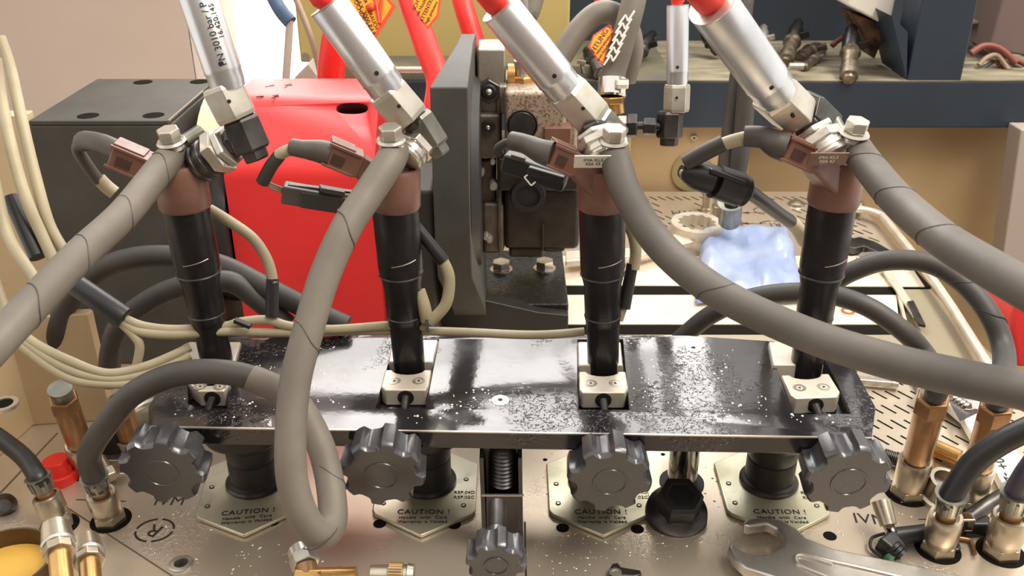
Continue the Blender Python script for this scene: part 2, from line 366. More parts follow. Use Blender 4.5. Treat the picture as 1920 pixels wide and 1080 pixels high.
# rear panels and frames
rp = struct(MB().box((43,112,-15), 76, 2, 49), 'wall_back', 'ochre', bevel=.1)
pc = thing('ochre_panel', 'small ochre cover panel with screw and round opening under the black beam', 'panel', (13,108,0))
MB().box((21.5,109.6,4), 14.6, 2.4, 11).build('panel_sheet', 'ochre', pc, bevel=.15)
MB().box((12.0,108.9,4), 4.4, 3, 11).build('panel_edge', 'olive', pc, bevel=.15)
c = PY(1301,258,108.3); MB().lathe(c+Y*.2, c-Y*.25, [(0,.45),(.6,.45),(1,.3)], 16).build('screw', 'steel', pc); MB().cyl(c-Y*.25,c-Y*.27,.14,n=6).build('screw_slot', 'ink', pc)
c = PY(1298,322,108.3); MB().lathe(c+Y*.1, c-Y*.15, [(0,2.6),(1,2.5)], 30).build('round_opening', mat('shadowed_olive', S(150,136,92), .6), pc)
bm_ = thing('frame_beam', 'blue-black painted steel box beam running across behind the bench', 'beam', (30,110,7))
z0 = PY(1500,240,107).z; z1 = PY(1500,153,107).z
MB().box((21,109.5,(z0+z1)/2), 90, 5, z1-z0).build('beam_body', 'beam', bm_, bevel=.2)
shelf = thing('rear_shelf', 'dusty board shelf lying behind the blue-black beam holding old injectors', 'shelf', (35,118,z1))
MB().box((42,119,z1+.08), 46, 24, .14).build('shelf_board', 'ply', shelf)
MB().box((5.5,119,z1+.08), 27, 24, .14).build('shelf_board', 'greyshelf', shelf)
struct(MB().box((40,130,14), 92, 2, 60), 'wall_1', mat('dark_blue_grey_backing', S(36,44,54), .8, 0, S(50,60,70), 4))
post = thing('frame_post', 'broad blue-black steel post rising from the beam at upper right', 'post', (50,110,z1))
a = PY(1700,152,107); b = PY(1802,152,107)
MB().box(((a.x+b.x)/2,109.5,z1+20), b.x-a.x, 5, 40).build('post_body', 'beam', post, bevel=.2)
MB().prism([PY(1672,30,106.8),PY(1700,148,106.8),PY(1702,60,106.8)], Y*8).build('shadow_wedge', 'beam', post)  # dark wedge standing in for the shadow left of the post
blk = thing('peeling_block', 'pale block with brown peeling underside beside the blue-black post', 'block', PY(1640,60,112))
MB().prism([PY(1590,12,112),PY(1668,52,112),PY(1684,-20,112),PY(1590,-30,112)], Y*8).build('pale_top', 'white', blk, bevel=.3)
MB().prism([PY(1603,28,113),PY(1640,112,113),PY(1662,60,113),PY(1660,46,113)], Y*6).build('peeling_side', 'wood', blk, bevel=.2)
bb = MB().prism([PY(1852,95,116),PY(1925,105,116),PY(1925,-40,116),PY(1890,-40,116)], Y*8).build('storage_case', 'brownbox', None, bevel=.3)
tag(bb, 'mauve brown case standing on the shelf at the right edge', 'case')
rb = MB().prism([PY(1900,650,68),PY(1896,600,68),PY(1908,560,68),PY(1990,560,68),PY(1990,690,68),PY(1905,690,68)], Y*6).build('red_container', 'redpaint', None, bevel=.4)
tag(rb, 'red container partly seen at the right edge behind the hoses', 'container')
fp = MB().prism([PY(1880,480,104),PY(1914,243,104),PY(1990,243,104),PY(1990,600,104),PY(1860,600,104)], Y*3).build('grey_side_panel', 'reveal', None, bevel=.2)
tag(fp, 'grey brown panel at right edge beside the ochre wall', 'panel')
# ------------------------------------------------------------------ olive cabinet, silver rod
oc = thing('olive_cabinet', 'olive yellow metal cabinet hanging behind the red guard', 'cabinet', (-8,115,14))
zc = PY(700,118,115).z
MB().prism([PY(563,118,115),PY(1066,118,115),PY(1066,118,115)+Z*26,PY(563,118,115)+Z*26], Y*14).build('cabinet_body', 'olive', oc, bevel=.3)
c = PY(573,106,114.9); MB().cyl(c, c-Y*.3, .5).build('bolt', 'steel', oc)
dk = MB().prism([V((PY(540,165,108).x,108,.05)),V((PY(1140,165,108).x,108,.05)),PY(1140,122,108),PY(585,122,108),PY(540,160,108)], Y*5).build('dark_ledge', 'greyshelf', None, bevel=.2)
tag(dk, 'dark grey ledge beneath the olive cabinet behind the guard', 'ledge')
rd = thing('silver_rod', 'thin silver rod lying on the dark ledge below the olive cabinet', 'rod', PY(800,132,106))
MB().cyl(PY(735,131,106), PY(835,131,106), .42).build('rod_body', 'steel', rd)
MB().cyl(PY(735,131,106), PY(722,131,106), .42, .2).build('rod_tip', 'steel', rd)
gl = MB().prism([PY(548,150,100),PY(600,150,100),PY(578,120,100)], Y*3).build('grey_bracket', 'reveal', None, bevel=.1)
tag(gl, 'small grey bracket at lower left corner of the olive cabinet', 'bracket')
# ================================================================== DRIVE
gb = thing('black_housing', 'big matt black box housing with four round holes in its lid at left', 'housing', (-30,72,0))
body = MB().prism([V((-35.3,66.4,0)),V((-25,66.4,0)),V((-25,79,0)),V((-35.3,79,0))], Z*20.3).build('housing_body', 'blackbox', gb, bevel=.15)
lid_out = [V((-35.3,66.4,20.3)),V((-25.1,66.4,20.3)),V((-25.1,79,20.3)),V((-35.3,79,20.3))]
MB().prism(lid_out, Z*.35).build('lid', 'blackbox', gb, bevel=.08)
MB().bar(V((-25.08,66.5,20.62)), V((-25.08,75,20.62)), .12, .12).build('bright_lid_edge', 'edge', gb)  # thin bright bar along the right edge of the lid
for (px,py) in ((165,217),(288,216),(268,154),(374,153)):
    c = PZ(px,py,20.66); MB().cyl(c-Z*.02, c+Z*.01, .78, n=24).build('lid_hole', 'deckhole', gb)
MB().box((-24.3,71,8), 1.3, 9, 16).build('side_box', 'black', gb, bevel=.3)
MB().lathe(V((-25,73,9)), V((-23.8,73,9)), [(0,7.5),(.5,7.5),(.6,6.4),(1,6.4)], 40).build('shaft_flange', 'black', gb, bevel=.1)
pu = thing('ivory_ring', 'ivory painted ring between the black housing and the red guard', 'ring', (-22.5,70,12))
c = V((-22.8,72.5,14.5)); arc = [math.radians(q) for q in range(66,146,8)]
o_ = [c+V((-.85, math.cos(t)*6.9, math.sin(t)*6.9)) for t in arc]; i_ = [c+V((-.85, math.cos(t)*5.2, math.sin(t)*5.2)) for t in arc]
MB().prism(o_+i_[::-1], X*1.7).build('ring_body', 'ivory', pu)
MB().lathe(V((-23.55,73,10.5)), V((-22.0,73,10.5)), [(0,7.0),(.1,7.1),(.9,7.1),(1,7.0)], 48).build('black_disc', 'black', pu)
# red guard with oval opening
gd = thing('red_guard', 'bright red sheet metal coupling guard with an oval opening and embossed arrows', 'guard', (-16,74,0))
yz = [(67,.1),(67,15.9),(67.12,16.5),(67.4,17.05),(67.9,17.55),(71.3,20.3),(71.8,20.65),(72.4,20.85),(73,20.9),(78,20.9),(78,.1)]
gbody = MB().prism([V((-21.8,y,z)) for y,z in yz], X*11.4).build('guard_shell', 'redpaint', gd, bevel=.25, seg=3)
me = gbody.data; me.materials.append(M['deckhole'])
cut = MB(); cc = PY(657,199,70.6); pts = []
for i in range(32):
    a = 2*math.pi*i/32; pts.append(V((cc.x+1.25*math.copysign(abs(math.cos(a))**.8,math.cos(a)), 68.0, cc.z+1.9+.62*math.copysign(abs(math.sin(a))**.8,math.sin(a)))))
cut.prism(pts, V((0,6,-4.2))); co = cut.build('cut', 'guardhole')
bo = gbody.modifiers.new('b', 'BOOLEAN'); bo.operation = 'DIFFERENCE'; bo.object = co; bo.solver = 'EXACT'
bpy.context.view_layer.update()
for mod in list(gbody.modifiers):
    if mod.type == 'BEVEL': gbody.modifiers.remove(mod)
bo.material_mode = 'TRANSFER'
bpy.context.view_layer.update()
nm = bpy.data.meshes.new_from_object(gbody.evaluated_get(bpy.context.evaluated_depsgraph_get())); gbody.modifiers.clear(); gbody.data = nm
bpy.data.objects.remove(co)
for e in [((497,163),(515,160)),((534,165),(545,157)),((480,181),(494,180)),((510,184),(521,177))]:
    a, b = PZ(*e[0],20.9), PZ(*e[1],20.9); MB().bar(a, b, .12, .05).build('arrow_mark', 'ink', gd)
    k = V(b)-V(a); MB().prism([b, b-k*.4+V((k.y,-k.x,0))*.25, b-k*.4-V((k.y,-k.x,0))*.25], Z*.03).build('arrow_mark', 'ink', gd)
MB().box((-8.1,71.5,7.35), 4.0, 7, 14.6).build('bearing_block', 'blackbox', gd, bevel=.4)
# black face plate
fpz = thing('face_plate', 'thick round-edged black pump mounting plate standing upright beside the red guard', 'plate', (-4.5,72,0))
left = [PY(816,172,66), PY(816,330,65.5), PY(820,470,66), PY(832,540,68.5)]
lx = left[0].x
prof = [(66,23.2),(65.6,17),(65.6,11.5),(66.3,8.0),(68,4.6),(70.5,2.4),(76,2.4),(78,6),(78,24.6),(72.5,25.0)]
def fx(y, z): return -5.9 + (1.7 if z > 24.4 else 0) + (.9 if z < 5 else 0)
b = [V((fx(y,z),y,z)) for y,z in prof]; t = [V((-3.15+(.2 if z>24.4 else 0)+(.9 if z < 5 else 0),y,z)) for y,z in prof]
mb = MB(); n = len(b); mb.add(b+t, [tuple(range(n)), tuple(range(2*n-1,n-1,-1))]+[(i,(i+1)%n,n+(i+1)%n,n+i) for i in range(n)])
mb.build('plate_body', 'blackbox', fpz, bevel=.12)
MB().lathe(V((-3.1,74,14)), V((-2.5,74,14)), [(0,8),(1,7.6)], 48).build('raised_boss', 'black', fpz)
# bracket foot
bf = thing('pump_bracket', 'black textured cast foot bracket under the pump with two hex bolts', 'bracket', (1,77,0))
MB().prism([V((-4.5,72.4,0)),V((4.95,72.4,0)),V((4.95,84,0)),V((-4.5,84,0))], Z*2.5).build('foot', 'cast', bf, bevel=.2)
web = [PY(848,528,70.5),PY(885,548,71),PY(935,560,71.3),PY(985,577,71.6),PY(1012,582,71.9)]
top = [V((p.x,p.y,p.z)) for p in web]
MB().prism([V((-6.2,71.4,0)),V((-6.2,71.4,5.2)),V((-4.6,71.4,3.9)),V((-2,71.4,3.3)),V((2.3,71.4,2.2)),V((4.9,71.4,1.9)),V((4.9,71.4,0))], Y*1.6).build('front_web', 'black', bf, bevel=.15)
for (px,py) in ((940,507),(1021,505)):
    c = PZ(px,py,2.5); bo_ = MB().cyl(c, c+Z*.18, 1.05, n=28).build('washer', 'steel', bf)
    MB().hexnut(c+Z*.18, c+Z*.95, .88).build('hex_bolt', 'steel', bf)
# ------------------------------------------------------------------ pump
pm = thing('fuel_pump', 'cast alloy high pressure fuel pump with rust freckled block bolted to the black plate', 'pump', (2,77,2.5))
def blk3(x0,y0,x1,y1,yf,dep,name,m,bev=.3,par=None):
    a = PY(x0,y0,yf); b = PY(x1,y1,yf)
    return MB().box(((a.x+b.x)/2, yf+dep/2, (a.z+b.z)/2), abs(b.x-a.x), dep, abs(a.z-b.z)).build(name, m, par or pm, bevel=bev)
blk3(893,160,952,215,74.5,5,'upper_flange','pumplight',.25)
blk3(894,92,948,158,75.5,4,'top_housing','pumplight',.2)
blk3(886,214,940,300,73.5,6,'side_housing','pump',.35)
blk3(884,298,930,395,74.5,5,'side_housing','pump',.5)
blk3(900,380,946,478,74.0,5,'lower_housing','pump',.5)
blk3(946,172,1060,300,72.5,8,'rusty_block','rust',.35)
blk3(1056,196,1082,300,73.8,6,'rusty_block','rust',.35)
blk3(932,296,1086,360,73.2,8,'middle_body','pumpdark',.3)
blk3(944,352,1086,470,74.2,8,'main_body','pumpdark',.5)
blk3(954,465,1020,484,74.4,7,'main_foot','pumpdark',.3)
blk3(1018,460,1060,474,74.4,7,'main_foot','pumpdark',.3)
blk3(1020,240,1070,270,72.0,3,'dark_pad','brown',.1)
c = PY(979,235,72.5); MB().lathe(c+Y*.3, c-Y*.12, [(0,1.15),(.8,1.15),(1,1.05)], 36).build('plug_screw', 'darksteel', pm); MB().lathe(c, c-Y*.14, [(0,1.25),(1,1.25),(1,1.17),(0,1.17)], 36).build('plug_groove', 'ink', pm)
s_ = MB(); s_.lathe(c-Y*.1, c-Y*.15, [(0,.45),(1,.45)], 12, flat=lambda a,h: 1 if int(a/(math.pi/6)+.5)%2 else .78); s_.build('plug_socket', 'ink', pm)
c = PY(917,167,74.5); MB().hexnut(c, c-Y*.9, 1.0, up=X).build('port_nut', 'darksteel', pm, bevel=.05); MB().lathe(c-Y*.9, c-Y*1.0, [(0,.62),(1,.5)], 20).build('port_hole', 'ink', pm); MB().ball(c-Y*.9, .3).build('port_ball', 'steel', pm)
c = PY(915,238,73.5); MB().lathe(c, c-Y*.3, [(0,.6),(1,.55),(1,.4),(.4,.4)], 20).build('socket_screw', 'darksteel', pm); MB().ball(c-Y*.1,.22).build('socket_centre', 'steel', pm)
for (px,py,r) in ((902,320,.35),(912,440,.3),(918,445,.3),(925,345,.4),(924,300,.25)):
    c = PY(px,py,74); MB().lathe(c+Y*.4, c-Y*.8, [(0,r),(.8,r),(1,r*.7)], 14).build('stud', 'steel', pm)
c = PY(990,366,73.1); MB().lathe(c, c-Y*.35, [(0,1.5),(1,1.4),(1,1.0),(.3,1.0)], 30).build('shaft_seal', 'ink', pm)
for x in (893,944): pass
MB().bar(PY(934,170,74.2), PY(938,470,74.0), .35, .6, up=Y).build('casting_rib', 'pump', pm, bevel=.1)
MB().bar(PY(1018,420,73.9), PY(1018,470,74.1), .15, .3, up=Y).build('casting_rib', 'pumpdark', pm, bevel=.05)
def fitting(name, label, parts, origin):
    t = thing(name, label, 'fitting', origin)
    for nm_, m, a, b, r, hexa in parts:
        mb = MB()
        (mb.hexnut(a,b,r) if hexa else mb.cyl(a,b,r)); mb.build(nm_, m, t, bevel=.04)
    return t
q = lambda x,y: PY(x,y,76)
fitting('brass_elbow_fitting', 'brass hex fitting screwed into top of the pump block', [
 ('hex_nut','brass',q(982,166),q(982,140),1.1,1),('threaded_neck','brass',q(981,176),q(981,162),.85,0),('steel_collar','steel',q(981,140),q(980,112),.75,0),('side_port','brass',q(966,140),q(952,140),.9,0)], q(982,176))
# silver/grey end coupling behind (right port)
# ================================================================== MOUNTING PLATE
ZP = 9.0
mp = thing('mounting_plate', 'long gloss black mounting plate wet with oil carrying the four injectors', 'mounting plate', (0,50,ZP-1.1))
po = [V((-20.9,44.5,0)),V((20.3,43.4,0)),V((21.6,46.5,0)),V((21.9,52.5,0)),V((21.3,53.9,0)),V((12,55.2,0)),V((-12,55.6,0)),V((-21.2,54.9,0)),V((-21.9,53.5,0)),V((-21.6,46.5,0))]
# real notches for the clamps: plate built as strips between them, one mesh
INJX = [-17.6,-5.85,5.85,17.6]
th = 1.15
slab = MB().prism([p+Z*(ZP-th) for p in po], Z*th).build('plate_slab', 'plate_wet', mp, bevel=.06)
ed = MB(); a = po[0]+Z*ZP; b = po[1]+Z*ZP; ed.bar(a+V((0,.02,-.02)), b+V((0,.02,-.02)), .12, .08); ed.build('bright_front_edge', 'edge', mp)  # thin bright bar along the front edge of the plate
for (px,py) in ((614,648),(938,751),(1300,653),(1645,660)):
    c = PZ(px,py,ZP)
    s1 = MB().lathe(c, c+Z*.05, [(0,.56),(1,.52),(1,.4),(.2,.38)], 28).build('countersunk_screw', 'chrome', mp); MB().cyl(c+Z*.01, c+Z*.03, .5, n=24).build('screw_ring', 'darksteel', s1)
    MB().cyl(c+Z*.03, c+Z*.06, .36, n=20).build('screw_head', 'chrome', s1); MB().cyl(c+Z*.05, c+Z*.07, .18, n=6).build('screw_socket', 'ink', s1)
# recessed slots under clamps (dark pocket walls)
SL = [((352,640),(440,640),(352,768),(425,768)), ((742,636),(823,636),(703,766),(798,766)), ((1083,636),(1168,636),(1083,768),(1180,768)), ((1441,640),(1532,640),(1484,776),(1597,776))]
cb = MB()
for tl, tr, bl, br in SL:
    q4 = [PZ(*bl,ZP),PZ(*br,ZP),PZ(*tr,ZP),PZ(*tl,ZP)]
    cb.prism([V((p.x,p.y,ZP-.95)) for p in q4], Z*3)
co = cb.build('cut', 'black')
slab.modifiers.clear()
bo = slab.modifiers.new('b','BOOLEAN'); bo.operation='DIFFERENCE'; bo.object=co; bo.solver='EXACT'
bpy.context.view_layer.update()
nm = bpy.data.meshes.new_from_object(slab.evaluated_get(bpy.context.evaluated_depsgraph_get())); slab.modifiers.clear(); slab.data = nm
bpy.data.objects.remove(co)
bb_ = slab.modifiers.new('bevel','BEVEL'); bb_.width=.0006; bb_.segments=2; bb_.limit_method='ANGLE'; bb_.angle_limit=.6
NTH = ['leftmost', 'second from left', 'second from right', 'rightmost']
# clamps
CL = [dict(b=[(352,640),(452,640),(440,682),(352,682)], f=[(352,700),(432,700),(425,716),(418,728),(372,728),(365,716)]),
      dict(b=[(735,636),(822,636),(812,678),(728,678)], f=[(722,693),(809,693),(804,722),(798,731),(722,731),(714,724)]),
      dict(b=[(1083,640),(1164,640),(1168,684),(1084,684)], f=[(1085,696),(1173,696),(1178,727),(1172,736),(1092,736),(1086,730)]),
      dict(b=[(1441,640),(1528,640),(1545,684),(1450,684)], f=[(1465,703),(1554,700),(1575,734),(1570,744),(1492,747),(1482,740)])]
CL[0]['f'] = [(350,714),(432,714),(428,722),(420,733),(372,733),(362,724)]
INJB = [(412,694),(769,700),(1131,702),(1508,708)]
for i, c in enumerate(CL):
    zt = ZP+.25
    t = thing('injector_clamp', ['leftmost', 'second from left', 'third from left', 'rightmost'][i]+' of the four satin aluminium two-piece clamps gripping injectors on black plate', 'clamp', PZ(*INJB[i],ZP-.9))
    MB().prism([PZ(*p,zt)-Z*1.15 for p in c['b']], Z*1.15).build('rear_jaw', 'alu', t, bevel=.12)
    # front jaw with half-round notch
    f = c['f']; L = PZ(*f[0],zt); R = PZ(*f[1],zt); mid = (L+R)/2; nx = (R-L).normalized()
    arc = []
    for k in range(9):
        a = math.pi*k/8; arc.append(mid + nx*(math.cos(a)*.98) + V((0,-1,0))*(math.sin(a)*.55))
    pts = [L] + arc[::-1] + [R] + [PZ(*p,zt) for p in f[2:]]
    MB().prism([p-Z*1.15 for p in pts], Z*1.15).build('front_jaw', 'alu', t, bevel=.1)
    fc = (PZ(*f[3],zt)+PZ(*f[4],zt))/2; d = (mid-fc); 
    for s in (-1, 1):
        p = fc + d*.42 + nx*(s*.75 if i else s*.6)
        sc = MB().lathe(p, p+Z*.03, [(0,.4),(1,.4),(1,.34),(.2,.34)], 22).build('cap_screw', 'steel', t); MB().cyl(p+Z*.0, p+Z*.02, .2).build('screw_head', 'alu', sc); MB().cyl(p, p+Z*.035, .09, n=6).build('screw_socket', 'ink', sc)
    p = fc - Z*.55; MB().cyl(p, p-Y*.03, .5, n=24).build('set_screw_hole', 'ink', t)
    g_ = MB()
    for k in range(7): g_.lathe(p-Y*(.0+k*.16)-Z*.03*k, p-Y*(.16+k*.16)-Z*.03*(k+1), [(0,.2),(.5,.26),(1,.2)], 12)
    g_.build('threaded_stud', 'darksteel', t)
# posts, caution plates, knobs
PX = [-17.3,-5.7,5.72,17.3]
rots = [.12, 0, 0, -.02]
lab_kn = ['black lobed knob at left under the mounting plate with a grey stud beside it', 'black lobed knob in front of the second caution plate from left', 'black lobed knob covering most of the third caution plate from left', 'black lobed knob at right end of the black plate, largest in view']
for i, x in enumerate(PX):
    c = V((x, 50, 0))
    rx = V((math.cos(rots[i]), math.sin(rots[i]),0)); ry = V((-rx.y, rx.x, 0))
    t = thing('caution_plate', ['leftmost', 'second from left', 'third from left', 'rightmost'][i]+' yellowish hexagonal plate printed with a caution notice under a black post', 'plate', c)
    hexp = [(0,-4.75),(3.15,-2.75),(3.35,-2.3),(3.35,2.6),(0,4.8),(-3.35,2.6),(-3.35,-2.3),(-3.15,-2.75)]
    MB().prism([c+rx*a+ry*b+Z*.05 for a,b in hexp], Z*.28).build('hex_plate', 'yellowzinc', t, bevel=.1, seg=3)
    MB().prism([c+rx*a*.93+ry*(b*.93)+Z*.0 for a,b in hexp], Z*.06).build('under_gasket', 'steel', t)
    zt = .345
    writing('CAUTION !', .62, c+rx*0-ry*2.55+Z*zt, rx, ry, 'ink', t, spacing=1.1)
    writing('Handle  with  Care', .36, c-ry*3.1+Z*zt, rx, ry, 'ink', t, spacing=1.1)
    writing('Warranty is Voided', .36, c-ry*3.5+Z*zt, rx, ry, 'ink', t, spacing=1.1)
    writing('RSP.04D', .4, c+rx*2.55-ry*.6+Z*zt, rx, ry, 'ink', t)
    writing('RSP.02C', .4, c+rx*2.55-ry*1.1+Z*zt, rx, ry, 'ink', t)
    for a, b in ((-2.75,.3),(-2.7,-1.7),(2.6,.8),(2.55,-1.9)):
        p = c+rx*a+ry*b+Z*.33; h_ = MB().lathe(p, p+Z*.04, [(0,.17),(1,.17),(1,.1),(.2,.1)], 16).build('rivet', 'ink', t); MB().cyl(p, p+Z*.03, .1).build('rivet_centre', 'yellowzinc', h_)
    p_ = thing('support_post', ['leftmost', 'second from left', 'third from left', 'rightmost'][i]+' of the thick black posts carrying the mounting plate', 'post', c+Z*.33)
    pc_ = c+V((0,.6,0))
    MB().lathe(pc_+Z*.3, pc_+Z*7.85, [(0,2.0),(.08,2.0),(.1,1.72),(.48,1.72),(.5,1.6),(.53,1.7),(.62,1.7),(.66,2.0),(.7,3.0),(1,3.15)], 48).build('post_body', 'black', p_) if False else MB().lathe(pc_+Z*.3, pc_+Z*7.85, [(0,1.85),(.05,1.85),(.07,1.62),(.28,1.62),(.285,1.54),(.3,1.62),(.44,1.68),(.5,2.2),(.56,2.8),(.6,2.95),(1,2.95)], 48).build('post_body', 'black', p_, bevel=.05)
    MB().lathe(pc_+Z*.3, pc_+Z*.75, [(0,1.95),(.5,1.95),(1,1.7)], 40).build('post_collar', 'darksteel', p_)
    kn = MB()
    for k in range(40):
        a = 2*math.pi*k/40; u = V((math.cos(a), math.sin(a), 0)); kn.bar(pc_+u*2.95+Z*5.75, pc_+u*2.95+Z*7.1, .16, .16, up=u)
    kn.build('knurling', 'black', p_, kind='stuff')
KN = [((302,888),41.8,2.42,lab_kn[0]), ((716,893),41.8,2.42,lab_kn[1]), ((1144,905),42.0,2.42,lab_kn[2]), ((1592,905),41.6,2.5,lab_kn[3])]
def knob(face, y, r, lab, thick=1.9, shaft=2.6, dirn=V((0,-1,-.12)), rot=.2, lobes=8, name='lobed_knob'):
    c = PY(*face, y); t = thing(name, lab, 'knob', c); dn = dirn.normalized()
    amp = .12
    def fl(a, h):
        s_ = .5-.5*math.cos(lobes*(a+rot)); k_ = max(0, s_-.3)/.7
        return 1 - .17*math.sqrt(1-(1-k_)**2)*(1-.0*h)
    back = c - dn*thick
    MB().lathe(back, c, [(0,r*.9),(.06,r*.97),(.8,r),(.93,r*.985),(1,r*.93)], 96, flat=fl).build('knob_body', 'knob', t, sharp=40)
    MB().lathe(c, c+dn*.06, [(0,r*.42),(1,r*.41),(1,r*.36),(.1,r*.35)], 40).build('centre_ring', 'knob', t)
    MB().lathe(back-dn*.9, back, [(0,r*.36),(1,r*.42)], 32).build('hub', 'knob', t)
    MB().cyl(back-dn*(.8+shaft), back-dn*.7, .5, n=20).build('stud', 'darksteel', t)
    return t
for f_, y_, r_, l_ in KN: knob(f_, y_, r_, l_)
knob((930,1062), 36.0, 1.55, 'small black lobed knob at the bottom centre under the square bracket', thick=1.4, shaft=2)
# centre bracket
cbk = thing('square_bracket', 'black square tube bracket with threaded rod standing under the plate centre', 'bracket', PZ(942,1010,0))
yb = 45.5
def tubebox(A, B, w, dpt, name, m, par, wall=.25):
    mb = MB(); ax = (B-A); xx = X; 
    mb.prism([A-xx*w/2, A-xx*(w/2-wall), A-xx*(w/2-wall)+Y*dpt, A-xx*w/2+Y*dpt], ax); mb.prism([A+xx*w/2, A+xx*(w/2-wall), A+xx*(w/2-wall)+Y*dpt, A+xx*w/2+Y*dpt], ax)
    mb.prism([A-xx*w/2+Y*(dpt-wall), A+xx*w/2+Y*(dpt-wall), A+xx*w/2+Y*dpt, A-xx*w/2+Y*dpt], ax)
    return mb.build(name, m, par, bevel=.05)
A = PY(943,1010,44.2); A.z = .05; B = V((A.x-.1, A.y, 7.0))
tubebox(A, B, 2.5, 2.4, 'square_tube', 'gloss', cbk)
MB().box(V((A.x,A.y+.12,2.2)), 2.0, .2, 4.2).build('front_cover', 'gloss', cbk, bevel=.05)
MB().box(V((A.x,A.y-.05,4.35)), 2.5, .12, .1).build('bright_lip', 'edge', cbk)
r0 = V((A.x,A.y+.9,4.5)); g_ = MB()
for k in range(12): g_.lathe(r0+Z*k*.28, r0+Z*(k+1)*.28, [(0,.62),(.5,.78),(1,.62)], 24)
g_.build('threaded_rod', 'darksteel', cbk)
MB().bar(PZ(986,1080,1)+Z*0, PY(984,980,42.5), .12, .5, up=Y).build('side_strip', 'black', cbk)
# chrome post + flanged nut
cp = thing('chrome_tube', 'short bright chrome tube standing between plate and deck right of centre', 'tube', PZ(1280,895,0))
a = PZ(1278,905,0); MB().cyl(a, a+Z*7.8, 1.0, n=36).build('tube_body', 'chrome', cp); MB().lathe(a, a+Z*.12, [(0,1.5),(1,1.5),(1,1.1)], 30).build('deck_ring', 'ink', cp)
fnut = thing('flanged_nut', 'large black flanged hex nut lying tilted at the foot of the chrome tube', 'nut', PZ(1270,955,0))
a = PZ(1268,962,.35); ax = V((.02,-.30,1)).normalized()
MB().lathe(a, a+ax*.9, [(0,2.0),(.4,1.95),(.6,1.6),(1,1.35)], 40).build('flange', 'darksteel', fnut)
MB().lathe(a+ax*.5, a+ax*2.1, [(0,1.5),(.85,1.5),(1,1.38),(1,.85),(.3,.85)], 6, up=Y).build('hexagon', 'black', fnut, bevel=.06)
MB().cyl(a+ax*2.02, a+ax*2.06, .95, n=28).build('bore', 'ink', fnut)
# ================================================================== INJECTORS
def lerp(a,b,t): return a+(b-a)*t
def injector(i, base, head, top, conn, bolt, stub, lab, printed):
    yI = 51.5
    B = PY(*base, yI); Hd = PY(*head, yI); T = PY(*top, yI)
    t = thing('fuel_injector', lab, 'injector', B, 'four injectors on the black plate') ; del t['group']
    ax = (Hd-B); L = ax.length
    MB().lathe(B-ax*.06, Hd+ax*.05, [(0,.85),(.04,1.0),(.34,1.02),(.345,1.08),(.37,1.08),(.375,1.12),(.56,1.16),(.62,1.32),(.66,1.36),(.93,1.38),(1,1.3)], 40).build('nozzle_holder', 'inj', t)
    mk = Hd-ax*.28; MB().tube([mk+V((math.sin(q)*1.385,-math.cos(q)*1.385,.28*q-.05)) for q in [-.25+.14*j for j in range(9)]], .035, n=6, raw=True).build('witness_mark', 'injmark', t)
    for s,rr in ((.37,1.125),(.62,1.34)):
        MB().lathe(B+ax*s, B+ax*(s+.012), [(0,rr),(.5,rr+.04),(1,rr)], 40).build('ring_line', 'darksteel', t)
    # brown head
    ux, uy, uz = basis(T-Hd, Y)
    MB().lathe(Hd, T, [(0,1.42),(.06,1.5),(.9,1.5),(1,1.36)], 44).build('brown_head', 'brown', t)
    MB().cyl(T, T+uz*.12, 1.0, n=30).build('head_cap', 'pump', t)
    # connector arm
    (c0, d0), (c1, d1) = conn
    A = P(*c0, d0); C = P(*c1, d1); dr = (C-A).normalized()
    body = MB().bar(A, C, 1.5, 1.35, up=Z); body.build('connector_body', 'brown', t, bevel=.12)
    cx, cy, cz = basis(C-A, Z)
    m1 = lerp(A,C,.25)
    MB().bar(lerp(A,C,.3)+cy*.72, C+cy*.72+cz*.05, 1.2, .12, up=Z).build('connector_rib', 'brown', t, bevel=.04)
    sg = 1 if cx.y < 0 else -1
    for hh in (.62,-.62): MB().bar(lerp(A,C,.12)+cx*sg*.74+cy*hh, C+cx*sg*.74+cy*hh+cz*.12, .16, .16, up=Z).build('connector_rib', 'brown', t, bevel=.03)
    MB().bar(lerp(A,C,.5)+cx*sg*.76-cy*.05, lerp(A,C,.85)+cx*sg*.76-cy*.05, .1, .6, up=Z).build('latch_window', 'darkbrown', t, bevel=.03)
    neck = MB().bar(lerp(Hd,T,.45)+V((0,-.2,0)), lerp(A,C,.2), 1.9, 1.7, up=Z, w2=1.3, h2=1.2); neck.build('connector_neck', 'brown', t, bevel=.25)
    if printed is not None:
        pa = P(*printed, d0-1.6); MB().box(pa, 2.1, .08, .95, Y=V((0,.88,.46)), Z=V((0,-.46,.88))).build('code_label', 'white' if i == 2 else 'brown', t, bevel=.02)
        writing('IMA KL5\n026 43', .3, pa-V((0,.88,.46))*.05, X, V((0,-.46,.88)), 'greyink' if i == 2 else 'white', t)
    # bolt with washer on return banjo
    bc = P(*bolt[0], bolt[1]); tb = thing('banjo_bolt', ['leftmost', 'second from left', 'third from left', 'rightmost'][i]+' of the bright flanged hex bolts topping the injectors', 'bolt', bc-Z*.5)
    up = V((.05*(i-1.5),-.18,1)).normalized()
    MB().lathe(bc-up*.25, bc, [(0,.74),(.5,.84),(1,.74)], 28).build('flange', 'steel', tb); MB().hexnut(bc, bc+up*.68, .66, up=Y).build('hex_head', 'steel', tb, bevel=.03)
    MB().lathe(bc-up*1.5, bc-up*.25, [(0,.62),(.3,.72),(.5,.55),(.8,.7),(1,.6)], 20).build('banjo_neck', 'steel', tb)
    s0, s1, sd = stub; MB().cyl(P(*s0,sd), P(*s1,sd+.8), .46).build('stub_pipe', 'crimp', tb)
    return t
